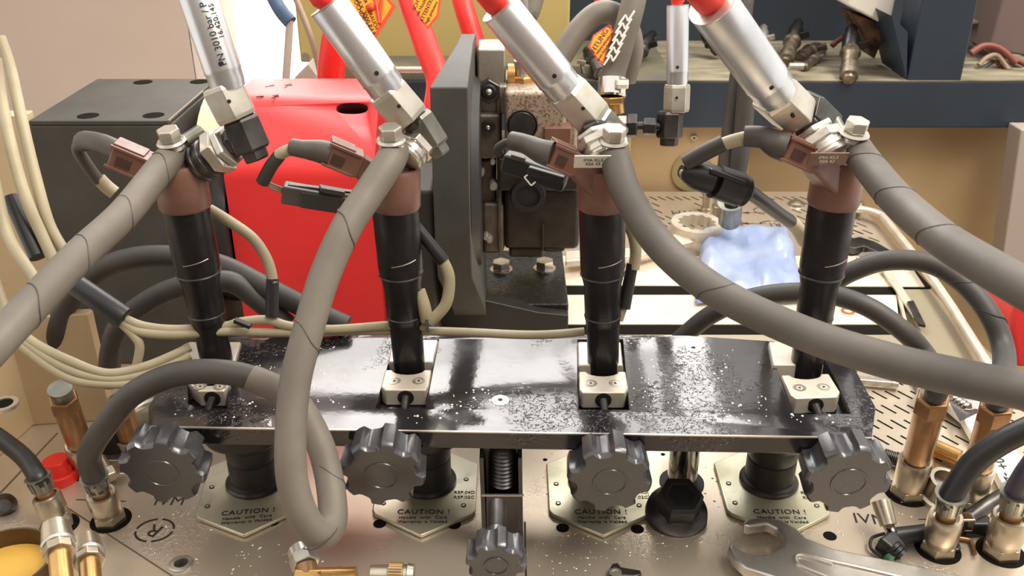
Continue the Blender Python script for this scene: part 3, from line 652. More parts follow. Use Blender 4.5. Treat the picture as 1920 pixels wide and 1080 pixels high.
injector(0,(410,694),(348,388),(333,305),(((292,318),53.2),((213,285),52.6)),((320,262),52.8),((345,268),(376,248),53.5),'leftmost injector, brown head tilted left above beige hose, black body',None)
injector(1,(769,700),(741,388),(740,312),(((676,308),53),((614,282),52.3)),((733,258),51.4),((796,250),(806,228),54.5),'second injector from left, standing before the red guard',None)
injector(2,(1131,702),(1129,388),(1130,312),(((1080,306),53),((1030,285),52.3)),((1151,260),51.8),((1142,250),(1135,232),53),'third injector from left with a white code label on its brown head',(1112,303))
injector(3,(1508,708),(1561,383),(1577,296),(((1528,300),52.2),((1465,272),51.3)),((1603,246),51.2),((1580,262),(1562,228),52.4),'rightmost injector, leaning right before the ochre panel',(1552,298))
# ================================================================== HIGH PRESSURE LINES
def hpline(sl0, sl1, hx0, hx1, el0, el1, d, rs, rh, lab, nut=None, um='steel', us=.9, red=None, small=None, text=None, hexm='hexzinc', elm='darksteel', tip=True, gz=0, er=None):
    d0, d1 = d
    A = P(*sl0,d0); B = P(*sl1,lerp(d0,d1,.5)); C = P(*hx0,lerp(d0,d1,.55)); Dd = P(*hx1,lerp(d0,d1,.75)); E = P(*el0,lerp(d0,d1,.8)); G = P(*el1,d1)
    t = thing('pressure_line', lab, 'hose', E)
    er = er or rh
    ax = (B-A).normalized()
    MB().lathe(A, B+ax*.5, [(0,rs*.96),(.015,rs),(.8,rs),(.82,rs*1.015),(.835,rs*.97),(.93,rs*.97),(.95,rs*.94),(1,rs*.9)], 40).build('crimped_sleeve', 'zinc', t)
    MB().lathe(A-ax*.02, A+ax*.05, [(0,rs*.8),(0,rs*1.01),(1,rs*1.01)], 40, frac=True).build('sleeve_lip', 'hexzinc', t)
    if red:
        MB().tube([B-ax*2.5 + (A-B)*.8, A-ax*.3]+[P(*p,dd) for p,dd in red], rs*.62, n=20).build('red_hose', 'red', t)
    ux = basis(ax, Y)[0]
    MB().hexnut(C, Dd, rh, c=.06, up=Y, phase=gz).build('hex_nut', hexm, t, bevel=.06)
    toward = (EYE-(C+Dd)/2).normalized(); toward = (toward-ax*toward.dot(ax)).normalized()
    hp = lerp(C,Dd,.45)+toward*rh*.9; MB().cyl(hp, hp+toward*.03 + toward*rh*.07, .11, n=14).build('weep_hole', 'ink', t)
    hp = lerp(A,B,.82)+toward*rs*1.0; MB().cyl(hp-toward*.1, hp+toward*.02, .13, n=14).build('weep_hole', 'ink', t)
    MB().cyl(Dd-ax*.1, E+ax*.3, rh*.6).build('nut_neck', 'darksteel', t)
    MB().lathe(E-ax*.25, lerp(E,G,.75), [(0,er*.9),(.12,er*1.02),(.92,er*1.02),(1,er*.92)], 6, up=Y, phase=gz).build('elbow_block', elm, t, bevel=.08)
    if tip: MB().lathe(lerp(E,G,.7), G, [(0,er*.72),(.9,er*.7),(1,er*.6)], 6, up=Y, phase=gz).build('elbow_tip', elm, t, bevel=.06)
    if nut:
        pts = [P(*p,dd) for p,dd in nut]; a, b = pts
        L = (b-a)
        MB().lathe(a, b, [(h_,r_*us) for h_,r_ in ((0,.75),(.08,1.15),(.14,1.2),(.16,1.08),(.2,1.08),(.23,1.2),(.3,1.2),(.32,1.1),(.36,1.1),(.4,1.22))], 32).build('union_collar', um, t)
        MB().lathe(lerp(a,b,.38), lerp(a,b,.62), [(0,1.2*us),(.12,1.36*us),(.88,1.36*us),(1,1.22*us)], 6, up=Y).build('union_nut', 'steel', t, bevel=.06)
        MB().lathe(lerp(a,b,.62), lerp(a,b,.76), [(0,1.15*us),(.12,1.24*us),(.88,1.24*us),(1,1.1*us)], 6, up=Y, phase=.5).build('union_nut', 'steel', t, bevel=.06)
        MB().lathe(lerp(a,b,.74), b, [(0,.7),(.3,.85),(.6,.85),(1,.6)], 6, up=Y).build('union_nut', 'darksteel', t, bevel=.05)
    if text:
        for s_, off, sz in text:
            side = toward.cross(ax).normalized()
            n2 = (toward*math.cos(off)+side*math.sin(off)).normalized()
            writing(s_, sz, lerp(A,B,.34)+n2*(rs+.01), -ax, n2.cross(-ax), 'ink', t)
    return t
hpline((362,-30),(424,150),(414,158),(446,222),(452,228),(484,300),(50,53.5),1.02,1.25,'silver sleeved high pressure line printed with bar rating, far left',um='darksteel', us=1.0, nut=(((368,312),54),((452,258),53)),text=(('PN 3010 bar / P 12-2020',.15,.52),('16.420.145  26',.55,.42)),gz=.25,er=1.12)
hpline((614,8),(722,160),(722,168),(770,224),(786,222),(828,290),(50,54),1.08,1.28,'silver sleeved pressure line with red hose leading to second injector from left',us=.8, nut=(((758,300),53.2),((808,246),54)),red=[((585,-40),49.5),((560,-90),49)],elm='crimp',gz=.2,er=.9)
hpline((936,14),(1052,158),(1060,166),(1112,222),(1116,226),(1162,276),(50,55),1.1,1.3,'silver sleeved pressure line with red hose leading to third injector from left',nut=(((1136,300),52.6),((1108,232),53.2)),red=[((905,-30),48.5),((880,-80),48)],elm='crimp',gz=.35,er=1.2)
hpline((1334,8),(1448,166),(1448,172),(1492,214),(1504,208),(1556,256),(45,54.5),1.2,1.34,'widest silver sleeved pressure line with red hose leading to the rightmost injector',us=1.0, nut=(((1560,300),51.8),((1510,226),52.4)),red=[((1305,-30),43.4),((1280,-80),43)],elm='darksteel',gz=.3)
t5 = hpline((1271,10),(1270,150),(1270,158),(1268,210),(1257,214),(1254,274),(72,75),.86,1.06,'slim upright silver sleeved pressure line in front of the rear shelf',red=[((1270,-30),71.5),((1270,-70),71.5)],elm='darksteel',gz=.0)
a, b = P(1238,238,74.5), P(1160,234,75)
MB().hexnut(P(1230,238,74.5), P(1206,237,74.6), .72, up=Y).build('side_nut', 'darksteel', t5, bevel=.04); MB().cyl(P(1245,238,74.5), P(1180,236,75), .36).build('side_pipe', 'darksteel', t5)
MB().hexnut(P(1195,236,74.8), P(1176,236,74.9), 1.0, up=Y).build('side_nut', 'darksteel', t5, bevel=.04); MB().hexnut(P(1176,236,74.9), P(1158,236,75), .85, up=Y).build('side_nut', 'steel', t5, bevel=.04)
for lf,(p,dd,sz) in enumerate((((1284,95),71,.2),)):
    pass
# red hoses without sleeves
for nm_, pts, r, lab in (('red_hose', [((650,-20),84),((632,60),84),((622,120),85),((620,160),86)], 1.25, 'broad red hose dropping behind the guard at left of the warning tag'),
    ('red_hose', [((752,-60),86),((768,0),85),((800,90),83),((822,150),82),((815,215),81),((812,240),81)], 1.1, 'red hose curving down between the red guard and black face plate'),
    ('red_hose', [((858,-30),88),((872,20),87),((895,92),87)], .95, 'red hose passing down behind the black face plate'),
    ('red_hose', [((1125,-30),84),((1130,10),84),((1128,22),84)], .7, 'short red hose end peeking out above the dark hose loop')):
    tag(MB().tube([P(*p,dd) for p,dd in pts], r, n=20).build(nm_, 'red', None), lab, 'hose')
# ================================================================== RETURN HOSES
def CT(base, top, zt, q=1.0):
    A = PZ(*base,0); k = D(*top); B = EYE + k*((zt-H)/k.z); return A+(B-A)*q
def hose(name, pts, r, m, lab, cat='hose', n=22, seam=None, r1=None):
    pp = [p if isinstance(p, V) else P(*p[0],p[1]) for p in pts]
    rr = r if r1 is None else [lerp(r,r1,k/(len(pp)-1)) for k in range(len(pp))]
    if seam:
        t = thing(name, lab, cat, pp[-1]); MB().tube(pp, rr, n=n).build('hose_body', m, t)
        for k in seam:
            j = int(k+.5); c = pp[j]; ax = (pp[j+1]-pp[j-1]).normalized(); x, y, z = basis(ax, (EYE-c)); rad = rr if not isinstance(rr,list) else rr[j]
            ring = []
            for q in range(15):
                a = -1.9+q*3.8/14; ring.append(c + y*math.cos(a)*(rad*.995) + x*math.sin(a)*(rad*.995) + z*(a*.55+.12*math.sin(3*a)))
            MB().tube(ring, .035, n=5, sub=2).build('seam_line', 'hosedark', t)
        return t
    o = MB().tube(pp, rr, n=n).build(name, m, None); return tag(o, lab, cat)
hose('return_hose', [((330,286),53.6),((320,296),53.2),((298,320),52),((232,402),49),((150,478),46),((60,572),43),((-30,668),41)], .82, 'hosegrey', 'thick beige grey hose falling from leftmost injector to left picture edge', seam=[2,3,4,5])
h2 = [((740,284),52.6),((728,308),51.2),((690,365),50.5),((648,430),49.5),((608,520),49),((575,630),48.5),((553,720),48),((545,820),47.5),((548,900),47.5),((570,970),47.8),((602,1002),48.4),((624,975),49.6),((616,890),51),((592,815),51.5),((545,745),52),((470,708),52),((390,696),52),((315,706),52.3),((245,742),53.3),((197,800),54.4),((168,850),56.4),CT((208,975),(176,893),4,1.0),CT((208,975),(176,893),4,.75)]
t2 = hose('return_hose', h2[:16], .85, 'hosegrey', 'grey hose hanging in a long loop before the red guard, ending at front left coupler', seam=[3,5,12,10], r1=.76)
MB().tube([p if isinstance(p, V) else P(*p[0],p[1]) for p in h2[14:]], .7, n=22).build('hose_end', 'hosedark', t2)
hose('return_hose', [((1152,282),53),((1157,310),51.6),((1180,372),50.5),((1240,462),49),((1345,548),47),((1500,622),44.5),((1650,672),42),((1800,708),40),((1970,742),38)], .84, 'hosemid', 'dark grey hose sweeping from third injector right to the lower right edge', seam=[3.5])
hose('return_hose', [((1606,280),52),((1626,308),50.5),((1680,372),47),((1762,444),43),((1850,500),40),((1990,580),37)], .86, 'hosemid', 'dark grey hose running from rightmost injector past the ochre wall', seam=[1,2,3])
hose('rubber_hose', [((112,668),69),((106,630),67),((125,570),66),((180,510),65),((255,483),64),((340,482),64),((420,500),63.5),((500,540),63),((580,580),63),((650,612),63)], .75, 'hosedark', 'outer dark hose loop in front of the black housing')
hose('rubber_hose', [((205,720),64),((208,660),63),((228,605),62),((285,560),62),((350,535),62),((430,528),62.5),((480,560),63),((540,610),63.5)], .72, 'hosedark', 'inner dark hose loop in front of the black housing')
hose('rubber_hose', [((1560,530),66),((1600,508),65),((1660,489),64),((1740,493),63),((1805,530),62),((1855,590),61),((1882,660),60),CT((1815,940),(1876,735),9.6,1.02),CT((1815,940),(1876,735),9.6,.9)], .70, 'hosedark', 'dark hose arching over the right rail down to rear brass barrel', seam=[3.5,5.4])
hose('rubber_hose', [((1262,650),69),((1330,592),67),((1420,556),65.5),((1530,549),64),((1620,572),62.5),((1695,622),62),((1738,670),62),CT((1700,925),(1757,722),9.6,1.02),CT((1700,925),(1757,722),9.6,.9)], .68, 'hosedark', 'dark hose arching behind rightmost injector to the front brass barrel')
hose('rubber_hose', [((1960,790),52),((1885,825),53),((1825,868),54),CT((1758,1030),(1785,925),5),CT((1758,1030),(1785,925),5,.8)], .70, 'rubber', 'black hose entering the lower right coupler nearest the green tipped part')
hose('rubber_hose', [((1965,840),53),((1930,885),53.5),CT((1876,1035),(1908,922),5),CT((1876,1035),(1908,922),5,.8)], .72, mat('purplish_rubber', S(64,58,78), .45), 'purplish black hose cut by right picture edge above a coupler')
hose('rubber_hose', [((-50,790),62),((0,822),61.5),((45,858),60),CT((112,975),(70,893),3.6),CT((112,975),(70,893),3.6,.8)], .58, 'rubber', 'black hose coming in from the left edge to the small coupler')
hose('rubber_hose', [((1400,-30),96),((1392,40),96),((1388,120),97),((1372,230),98),((1358,345),99)], .95, 'hosedark', 'left of two upright dark hoses crossing the blue-black beam')
hose('rubber_hose', [((1345,-40),93),((1378,-10),93),((1400,90),94.5),((1396,220),96),((1382,330),98)], .95, 'hosedark', 'right of two upright dark hoses crossing the blue-black beam')
hose('rubber_hose', [((1014,180),78),((1050,110),78),((1090,50),78),((1130,22),78),((1170,40),78.5),((1186,90),79.5),((1172,150),81)], .95, 'hosegrey', 'grey hose bent in an arch behind the orange tag')
hose('rubber_hose', [((968,-40),84),((985,20),84),((1000,0),84)][:1]+[((990,30),84),((1010,-30),84)], .8, 'hosegrey', 'short grey hose section at the top edge right of the black face plate')
# chevron hose with clamp and brass fitting
ch_ = thing('marked_hose', 'upright grey hose printed with white chevrons and held by a worm clamp', 'hose', P(1148,165,77))
cp_ = [P(1196,-40,76),P(1184,20,76),P(1164,90,76.5),P(1150,140,77),P(1147,172,77)]
MB().tube(cp_, 1.0, n=22).build('hose_body', 'hosegrey', ch_)
def on(px,py): return P(px,py,74.92+(py/150)*.85)
for k in range(6):
    z = MB(); y0 = 122-k*15.0; x0 = 1135+k*5.6
    for dy in (0,):
        a = on(x0-3,y0-dy); b = on(x0+10,y0-dy-19); c = on(x0+14,y0-dy-7); d = on(x0+27,y0-dy-27)
        for p_, q_ in ((a,b),(b,c),(c,d)): z.tube([p_,q_], .085, n=5, raw=True)
    z.build('white_chevron', 'white', ch_)
c0, c1 = P(1149,148,77), P(1147,182,77)
MB().lathe(c0, c1, [(0,1.12),(0,1.2),(.9,1.22),(1,1.1)], 32).build('worm_clamp', 'chrome', ch_); 
w_ = MB().hexnut(P(1155,157,75.6), P(1178,157,75.6), .42).build('clamp_screw', 'steel', ch_)
fitting('brass_hose_fitting', 'brass hex fitting below the worm clamp of the chevron hose', [
 ('hex_nut','brass',P(1147,180,77),P(1147,194,77.2),1.12,1),('brass_stem','brass',P(1150,194,77.2),P(1152,214,77.4),.85,0)], P(1150,214,77))
# orange tags
def tagcard(name, pts, d, lab, lines):
    q = [P(*p,d) for p in pts]; nrm = (q[1]-q[0]).cross(q[2]-q[0]).normalized()
    if nrm.dot(EYE-q[0]) < 0: nrm = -nrm
    c = sum(q, V((0,0,0)))/len(q)
    t = thing(name, lab, 'tag', c)
    MB().prism(q, -nrm*.08).build('tag_border', 'tagred', t); MB().prism([c+(p-c)*.86+nrm*.005 for p in q], nrm*.03).build('tag_face', 'orange', t)
    for s, p0, p1, sz in lines:
        a = P(*p0,d); b = P(*p1,d); r = (b-a).normalized(); a += nrm*.05; b += nrm*.05
        writing(s, sz, (a+b)/2, r, nrm.cross(r), 'ink', t)
    return t
t = tagcard('warning_tag', [(655,-30),(690,-50),(742,12),(704,72),(690,66),(650,10)], 62, 'orange warning tag with triangle hanging behind second silver sleeve', [('MAX. 3000 BAR',(676,10),(694,50),.42),('HOCHDRUCK',(668,4),(688,48),.4),('VOR GEBRAUCH',(684,0),(702,44),.34)])
tri = [P(702,-14,61.9),P(712,44,61.9),P(716,-14,61.9)]
m_ = MB(); 
for a_, b_ in ((0,1),(1,2)): m_.tube([tri[a_], tri[b_]], .12, n=6, raw=True)
m_.ball(P(695,14,61.9), .28, 10); m_.build('warning_triangle', 'tagred', t)
tagcard('warning_tag', [(772,-10),(830,-20),(822,30),(802,55),(790,40),(770,5)], 70, 'orange tag with black lines of lettering hanging at the curving red hose', [('ACHTUNG',(782,6),(790,-10),.42),('mit Hochdruck',(788,18),(800,-6),.36),('ATTENTION',(796,28),(808,2),.42),('high pressure',(802,38),(816,10),.34)])
tagcard('warning_tag', [(1104,88),(1112,66),(1144,44),(1150,60),(1130,122),(1118,112)], 76, 'orange warning tag reading ACHTUNG tucked behind the chevron hose', [('ACHTUNG HO',(1112,96),(1140,52),.62),('Vor Inbetriebnahme',(1118,102),(1140,72),.34),('lesen beachten',(1124,108),(1142,82),.34)])

def droplets(name, n, blobs, z, par, m='drop'):
    mb = MB(); rd = random.Random(3)
    for k in range(n):
        cx, cy, sx, sy = rd.choice(blobs); qx, qy = rd.gauss(cx,sx), rd.gauss(cy,sy); p = PZ(qx, qy, z); bad = z > 5 and any(min(q4[0][0],q4[2][0])-4 < qx < max(q4[1][0],q4[3][0])+4 and qy < 776 for q4 in SL); r = rd.choice((.035,.04,.05,.05,.06,.08,.1))
        if bad: continue
        if z > 5 and not (-20 < p.x < 20 and 44.8 < p.y < 54): continue
        mb.lathe(p, p+Z*r*.5, [(0,r),(.7,r*.7),(1,r*.2)], 8)
    mb.flat = False; mb.build(name, m, par, kind='stuff')
droplets('oil_drops', 420, [(880,740,40,22),(800,765,30,12),(1230,740,50,25),(1380,770,60,16),(1500,760,50,18),(1300,700,60,30),(600,690,60,50),(1560,730,40,30),(450,740,60,30)], ZP+.0, mp)
droplets('oil_drops', 300, [(1230,1010,60,30),(1100,930,60,60),(1320,930,40,40),(480,1040,60,20),(330,950,60,40),(1640,960,50,50),(1060,1040,50,20),(1700,900,60,20)], 0.0, deck)
# ================================================================== ELECTRICAL LEADS
def lead(name, lab, sheath, wires, plug, extra=None):
    pp = [P(*p,d) for p,d in sheath]
    t = thing(name, lab, 'cable', pp[-1])
    return t, pp
def tb(pts, r, name, m, par, n=14): return MB().tube([P(*p,d) for p,d in pts], r, n=n).build(name, m, par)
# 1 left
t = thing('injector_lead', 'grey sleeved wiring lead bent behind the leftmost injector connector', 'cable', P(150,265,54))
tb([((222,282),52.6),((190,268),53),((160,263),54),((155,268),54.4)], .55, 'heat_shrink', 'shrink', t)
tb([((152,268),54.4),((146,280),54.8),((160,305),55.2),((185,340),56)], .36, 'dark_sleeve', 'shrink', t)
tb([((150,262),54.4),((143,272),54.6),((145,284),55)], .22, 'wire_loop', 'cable', t)
tb([((185,335),56),((200,350),56.3),((215,362),56.5)], .42, 'cable_end', 'cable', t)
# 2
t = thing('injector_lead', 'grey sleeved lead running from second injector connector to flat black plug', 'cable', P(520,300,52))
tb([((622,290),52.2),((600,284),52.2),((570,280),52.3),((548,276),52.5)], [.72,.66,.52,.5], 'heat_shrink', 'shrink', t)
tb([((556,278),52.5),((535,284),52.6),((522,292),52.8)], .34, 'cable_section', 'cable', t)
tb([((525,290),52.8),((508,312),53.2),((492,342),53.8)], .38, 'dark_sleeve', 'hosedark', t)
for dy in (0,4,8): tb([((496,338),53.8),((510,345+dy),54),((532,354+dy),54.4)], .07, 'thin_wire', 'wire', t, 6)
pl = thing('cable_plug', 'long flat dark plug lying before the red guard', 'plug', P(600,380,55))
MB().bar(P(530,360,54.6), P(600,372,55), 1.15, 1.1).build('plug_body', 'shrink', pl, bevel=.12); MB().bar(P(565,368,54.8), P(665,384,55.4), 1.3, 1.0).build('plug_socket', 'hosedark', pl, bevel=.1)
MB().bar(P(540,346,54.4), P(662,360,55.2), .4, .14).build('latch_bar', 'shrink', pl, bevel=.03); MB().bar(P(600,352,54.3), P(645,360,54.9), .7, .2).build('latch_tab', 'shrink', pl, bevel=.03)
# 3
t = thing('injector_lead', 'grey sleeved lead plugged into third injector connector before the pump', 'cable', P(945,272,55))
tb([((1036,290),52.2),((1015,284),52.4),((985,270),52.8),((958,264),53.2)], [.8,.7,.55,.55], 'heat_shrink', 'shrink', t)
tb([((960,266),53.2),((945,270),53.6),((933,280),54),((938,290),54.2)], .26, 'cable_section', 'hosedark', t)
pl = thing('cable_plug', 'black plug with white clip mark hanging before the pump body', 'plug', P(1000,330,58))
MB().bar(P(945,300,57.5), P(1062,340,57), 1.3, 1.2).build('plug_body', 'rubber', pl, bevel=.2); MB().bar(P(958,292,56.6), P(985,300,56.6), .4, .3).build('latch_bar', 'shrink', pl, bevel=.05)
MB().bar(P(990,318,56.2), P(1058,338,56.0), .5, .5).build('plug_lock', 'rubber', pl, bevel=.1)
for a, b in (((983,332),(996,348)),((983,332),(989,328)),((996,348),(1004,341))): MB().bar(P(*a,56), P(*b,56), .09, .16, up=D(990,340)).build('white_clip', 'white', pl)
# 4
t = thing('injector_lead', 'grey sleeved lead looping left from the rightmost injector connector', 'cable', P(1300,310,52))
tb([((1474,276),51.3),((1455,270),51.4),((1430,258),51.6),((1396,256),51.9)], [.85,.78,.62,.6], 'heat_shrink', 'shrink', t)
tb([((1400,258),51.9),((1375,264),52),((1352,272),52.2)], .38, 'cable_section', 'cable', t)
tb([((1358,268),52.2),((1325,284),52.6),((1285,306),53.2)], .48, 'dark_sleeve', 'hosedark', t)
pl = thing('cable_plug', 'glossy black two-piece plug held up in front of the ochre panel', 'plug', P(1350,345,55))
MB().lathe(P(1276,320,53.4), P(1330,336,54), [(0,.35),(.2,.55),(.5,.85),(1,.9)], 20).build('plug_rear', 'rubber', pl)
MB().bar(P(1300,322,53.8), P(1400,358,55), 1.25, 1.5).build('plug_body', 'rubber', pl, bevel=.3); MB().bar(P(1330,318,53.1), P(1395,342,53.9), .6, .25).build('latch_bar', 'rubber', pl, bevel=.06)
MB().lathe(P(1340,340,54.2), P(1405,362,55), [(0,1.0),(.7,1.02),(.75,.9),(.85,.95),(1,.5)], 22).build('plug_socket', 'rubber', pl)
MB().lathe(P(1372,352,55), P(1372,386,55.6), [(0,.9),(.6,.5),(1,.42)], 18).build('cable_boot', 'rubber', pl)
tb([((1402,358),55),((1430,378),57),((1462,402),60),((1482,415),62)], .44, 'dark_sleeve', 'rubber', pl)
tb([((1478,412),62),((1495,428),64),((1508,452),66)], .48, 'cable_section', 'cable', pl)
tb([((1290,318),53.3),((1277,322),53.2),((1278,332),53.4)], .1, 'thin_wire', 'cable', pl, 6)
# ------------------------------------------------------------------ beige cables
def cable(pts, r, lab, m='cable', name='beige_cable'):
    return tag(MB().tube([P(*p,d) for p,d in pts], r, n=12).build(name, m, None), lab, 'cable')
CL4 = 'beige cables of the bundle at the left edge'
offs = [(0,0,0),(14,-6,.4),(28,-4,.9),(-14,6,-.2)]
base_ = [((-5,90),60),((22,180),60),((48,290),59),((78,390),58.5),((118,478),58.5)]
labs = ['leftmost', 'second', 'third', 'fourth']
for k,(dx,dd,pts) in enumerate([(0,0,[((0,70),60),((20,130),60),((42,230),59),((66,330),58.5),((92,420),58.5),((125,480),58.5),((152,540),58.5)]),
    (-20,0,[((-8,110),58.6),((2,180),58.6),((22,280),57.6),((48,370),57.4),((78,440),57.8),((108,500),57.6),((140,535),57.8)]),
    (0,0,[((-30,250),57),((-10,340),57),((8,420),57),((30,470),56.6),((70,530),56)])]):
    o = cable(pts, .36, ['beige cable highest in the bundle down the left edge','beige cable in the middle of the bundle down the left edge','short beige cable nearest the left edge behind thick hose'][k])
for k,(a,b,c_) in enumerate([(0,0,0),(10,17,15),(22,33,30)]):
    cable([((-10-a*.3,520+a),57),((20,600+a),57),((60,640+a*1.0),57),((130,676+b),57),((200,700+b*.6),57.5),((270,688+b*.8),58),((330,664+c_),58.5),((356,650+c_),58.8)], .3, ['top','middle','lowest'][k]+' of three beige cables sagging at lower left below the thick hose')
t = thing('cable_sleeve', 'black sleeve holding the cables beside the thick left hose', 'sleeve', P(190,570,57)); 
MB().lathe(P(140,532,57), P(234,598,57.5), [(0,.62),(.02,.66),(.97,.74),(1,.6)], 22).build('sleeve_body', 'rubber', t)
t = thing('cable_sleeve', 'narrow black sleeve lying on the cables at the left edge', 'sleeve', P(40,430,58)); MB().lathe(P(20,370,58.6), P(72,482,58), [(0,.5),(1,.55)], 16).build('sleeve_body', 'rubber', t)
cable([((234,598),57.6),((270,612),58),((330,618),58.2),((420,612),58.5),((450,604),58.5),((500,600),58.5),((545,612),58.5),((620,618),58.5),((740,610),58.5),((800,612),58.5)], .3, 'upper beige cable running along the back of the black plate')
cable([((230,606),57.6),((262,622),57.8),((330,628),58),((420,622),58.3),((540,624),58.6),((700,620),58.8),((850,622),59),((1000,628),59.2),((1095,622),59.4)], .28, 'long lower beige cable running behind the black plate to third injector')
cable([((225,604),57.6),((250,628),57.8),((262,650),58),((255,690),58.5)], .28, 'short beige cable dropping from the black sleeve at left')
t = thing('cable_branch', 'beige cable arching right from leftmost injector into a black sleeve', 'cable', P(510,590,58))
tb([((392,392),57),((430,415),57.3),((475,448),57.6),((502,490),57.8),((512,530),58)], .34, 'cable_section', 'cable', t)
MB().lathe(P(511,522,58), P(510,592,58.3), [(0,.38),(1,.42)], 16).build('black_sleeve', 'rubber', t)
t = thing('cable_branch', 'beige cable looping right of second injector with black sleeve', 'cable', P(800,600,58))
MB().lathe(P(778,422,56.5), P(832,490,57), [(0,.36),(1,.42)], 16).build('black_sleeve', 'rubber', t)
tb([((828,485),57),((842,520),57.2),((836,570),57.6),((806,604),58)], .36, 'cable_section', 'cable', t)
tb([((785,545),57.4),((795,575),57.6),((800,600),58)], .42, 'cable_section', 'cable', t)
MB().bar(P(800,600,57.4), P(802,624,57.6), .2, .12).build('cable_tie', 'shrink', t)
t = thing('cable_branch', 'beige cable with black sleeve hanging right of third injector', 'cable', P(1165,580,58))
tb([((1165,405),57),((1185,435),57.3),((1192,470),57.6),((1188,505),57.8)], .36, 'cable_section', 'cable', t)
MB().lathe(P(1186,495,57.8), P(1170,578,58.2), [(0,.36),(1,.4)], 16).build('black_sleeve', 'rubber', t)
tb([((1168,575),58.2),((1160,600),58.4)], .3, 'cable_section', 'cable', t)
ct = tag(MB().bar(P(440,600,57.6), P(470,612,57.6), .4, .25).build('cable_tie', 'ink', None, bevel=.03), 'black cable tie around beige cables behind leftmost injector', 'tie')
# wires upper left by the window
t = thing('plug_lead', 'dark plug with pale wire hanging in front of bright window', 'cable', P(540,150,90))
tb([((505,-20),90),((525,18),90),((545,42),90)], .7, 'dark_plug', 'bluepaint', t); tb([((543,40),90),((541,80),90),((536,150),90)], .38, 'pale_wire', 'reveal', t)
cable([((545,-20),88),((560,10),88),((585,75),88),((604,150),88)], .3, 'thin brown wire hanging across the olive cabinet edge', 'wire', 'thin_wire')
# ================================================================== COUPLERS ON THE DECK
def coupler(name, lab, base, top, zt, kind, d_r=1.0, hosed=True):
    A = PZ(*base, 0); k = D(*top); B = EYE + k*((zt-H)/k.z)
    L = (B-A).length; ax = (B-A)/L
    t = thing(name, lab, 'coupler', A)
    r = d_r
    MB().cyl(A+Z*.0, A+Z*.02, 1.45*r, n=32).build('deck_hole', 'deckhole', t)
    MB().lathe(A-ax*.1, A+ax*.9, [(0,1.15*r),(.5,1.2*r),(1,1.1*r)], 6, up=Y).build('base_nut', 'nickel', t, bevel=.06)
    if kind == 'short':
        MB().lathe(A+ax*.8, A+ax*(L*.62), [(0,.98*r),(.2,1.02*r),(.25,1.06*r),(.92,1.06*r),(1,.98*r),(1,.8*r),(.85,.74*r)], 36).build('coupler_sleeve', 'nickel', t)
        MB().cyl(A+ax*L*.5, A+ax*L*.74, .62*r, n=28).build('brass_stem', 'bronze', t)
        MB().lathe(A+ax*L*.70, A+ax*L, [(0,.66*r),(.05,.74*r),(.9,.86*r),(1,.98*r),(1,.8*r)], 32).build('crimp_ferrule', 'crimp', t)
        fl = MB()
        for q in range(10):
            a = 2*math.pi*q/10; x, y, z = basis(ax, Y); u = x*math.cos(a)+y*math.sin(a)
            fl.bar(A+ax*L*.74+u*.74*r, A+ax*L*.93+u*.83*r, .16, .12, up=u)
        fl.build('ferrule_ridge', 'crimp', t)
    else:
        MB().lathe(A+ax*.8, A+ax*L*.34, [(0,.98*r),(.2,1.02*r),(.92,1.06*r),(1,.98*r),(1,.85*r),(.85,.8*r)], 36).build('coupler_sleeve', 'nickel', t)
        MB().lathe(A+ax*L*.30, A+ax*L*.78, [(0,.7*r),(.06,.72*r),(.12,.86*r),(1,.9*r)], 12, up=Y).build('brass_barrel', 'bronze', t, bevel=.05)
        MB().lathe(A+ax*L*.76, A+ax*L*.9, [(0,.9*r),(.1,1.05*r),(.9,1.05*r),(1,.95*r)], 6, up=Y).build('brass_nut', 'bronze', t, bevel=.05)
        MB().lathe(A+ax*L*.88, A+ax*L, [(0,.66*r),(.1,.72*r),(.9,.8*r),(1,.82*r)], 28).build('crimp_ferrule', 'crimp', t)
    return t
coupler('hose_coupler', 'small coupler with grey ferrule at far left of the front deck', (112,985), (70,893), 3.6, 'short', .82)
coupler('hose_coupler', 'coupler at lower left receiving the long looped grey hose', (208,975), (176,893), 4.0, 'short', .88)
coupler('barrel_coupler', 'brown brass barrel coupler standing behind the red cap', (166,880), (112,728), 8, 'tall', .92)
coupler('barrel_coupler', 'brass barrel behind the leftmost knob under a dark hose', (250,850), (222,750), 5.2, 'tall', .9)
coupler('barrel_coupler', 'tall brass barrel coupler nearest to the right end of black plate', (1700,925), (1757,722), 9.6, 'tall', 1.0)
coupler('barrel_coupler', 'tall brass barrel coupler behind the black hose at the right edge', (1815,940), (1876,735), 9.6, 'tall', 1.0)
coupler('hose_coupler', 'coupler with grey ferrule under the black hose at lower right', (1758,1030), (1785,925), 5.0, 'short', .94)
coupler('hose_coupler', 'rightmost coupler with grey ferrule cut by the picture edge', (1876,1035), (1908,922), 5.0, 'short', .98)
# coupler lying open between
t = thing('loose_coupler', 'short open nickel coupler leaning behind the lower right coupler', 'coupler', PZ(1755,925,0))
MB().lathe(P(1748,940,62), P(1775,900,60.5), [(0,1.0),(.2,1.15),(.3,1.15),(.35,.95),(.9,1.0),(1,1.05),(1,.8),(.7,.7)], 30).build('coupler_body', 'nickel', t)
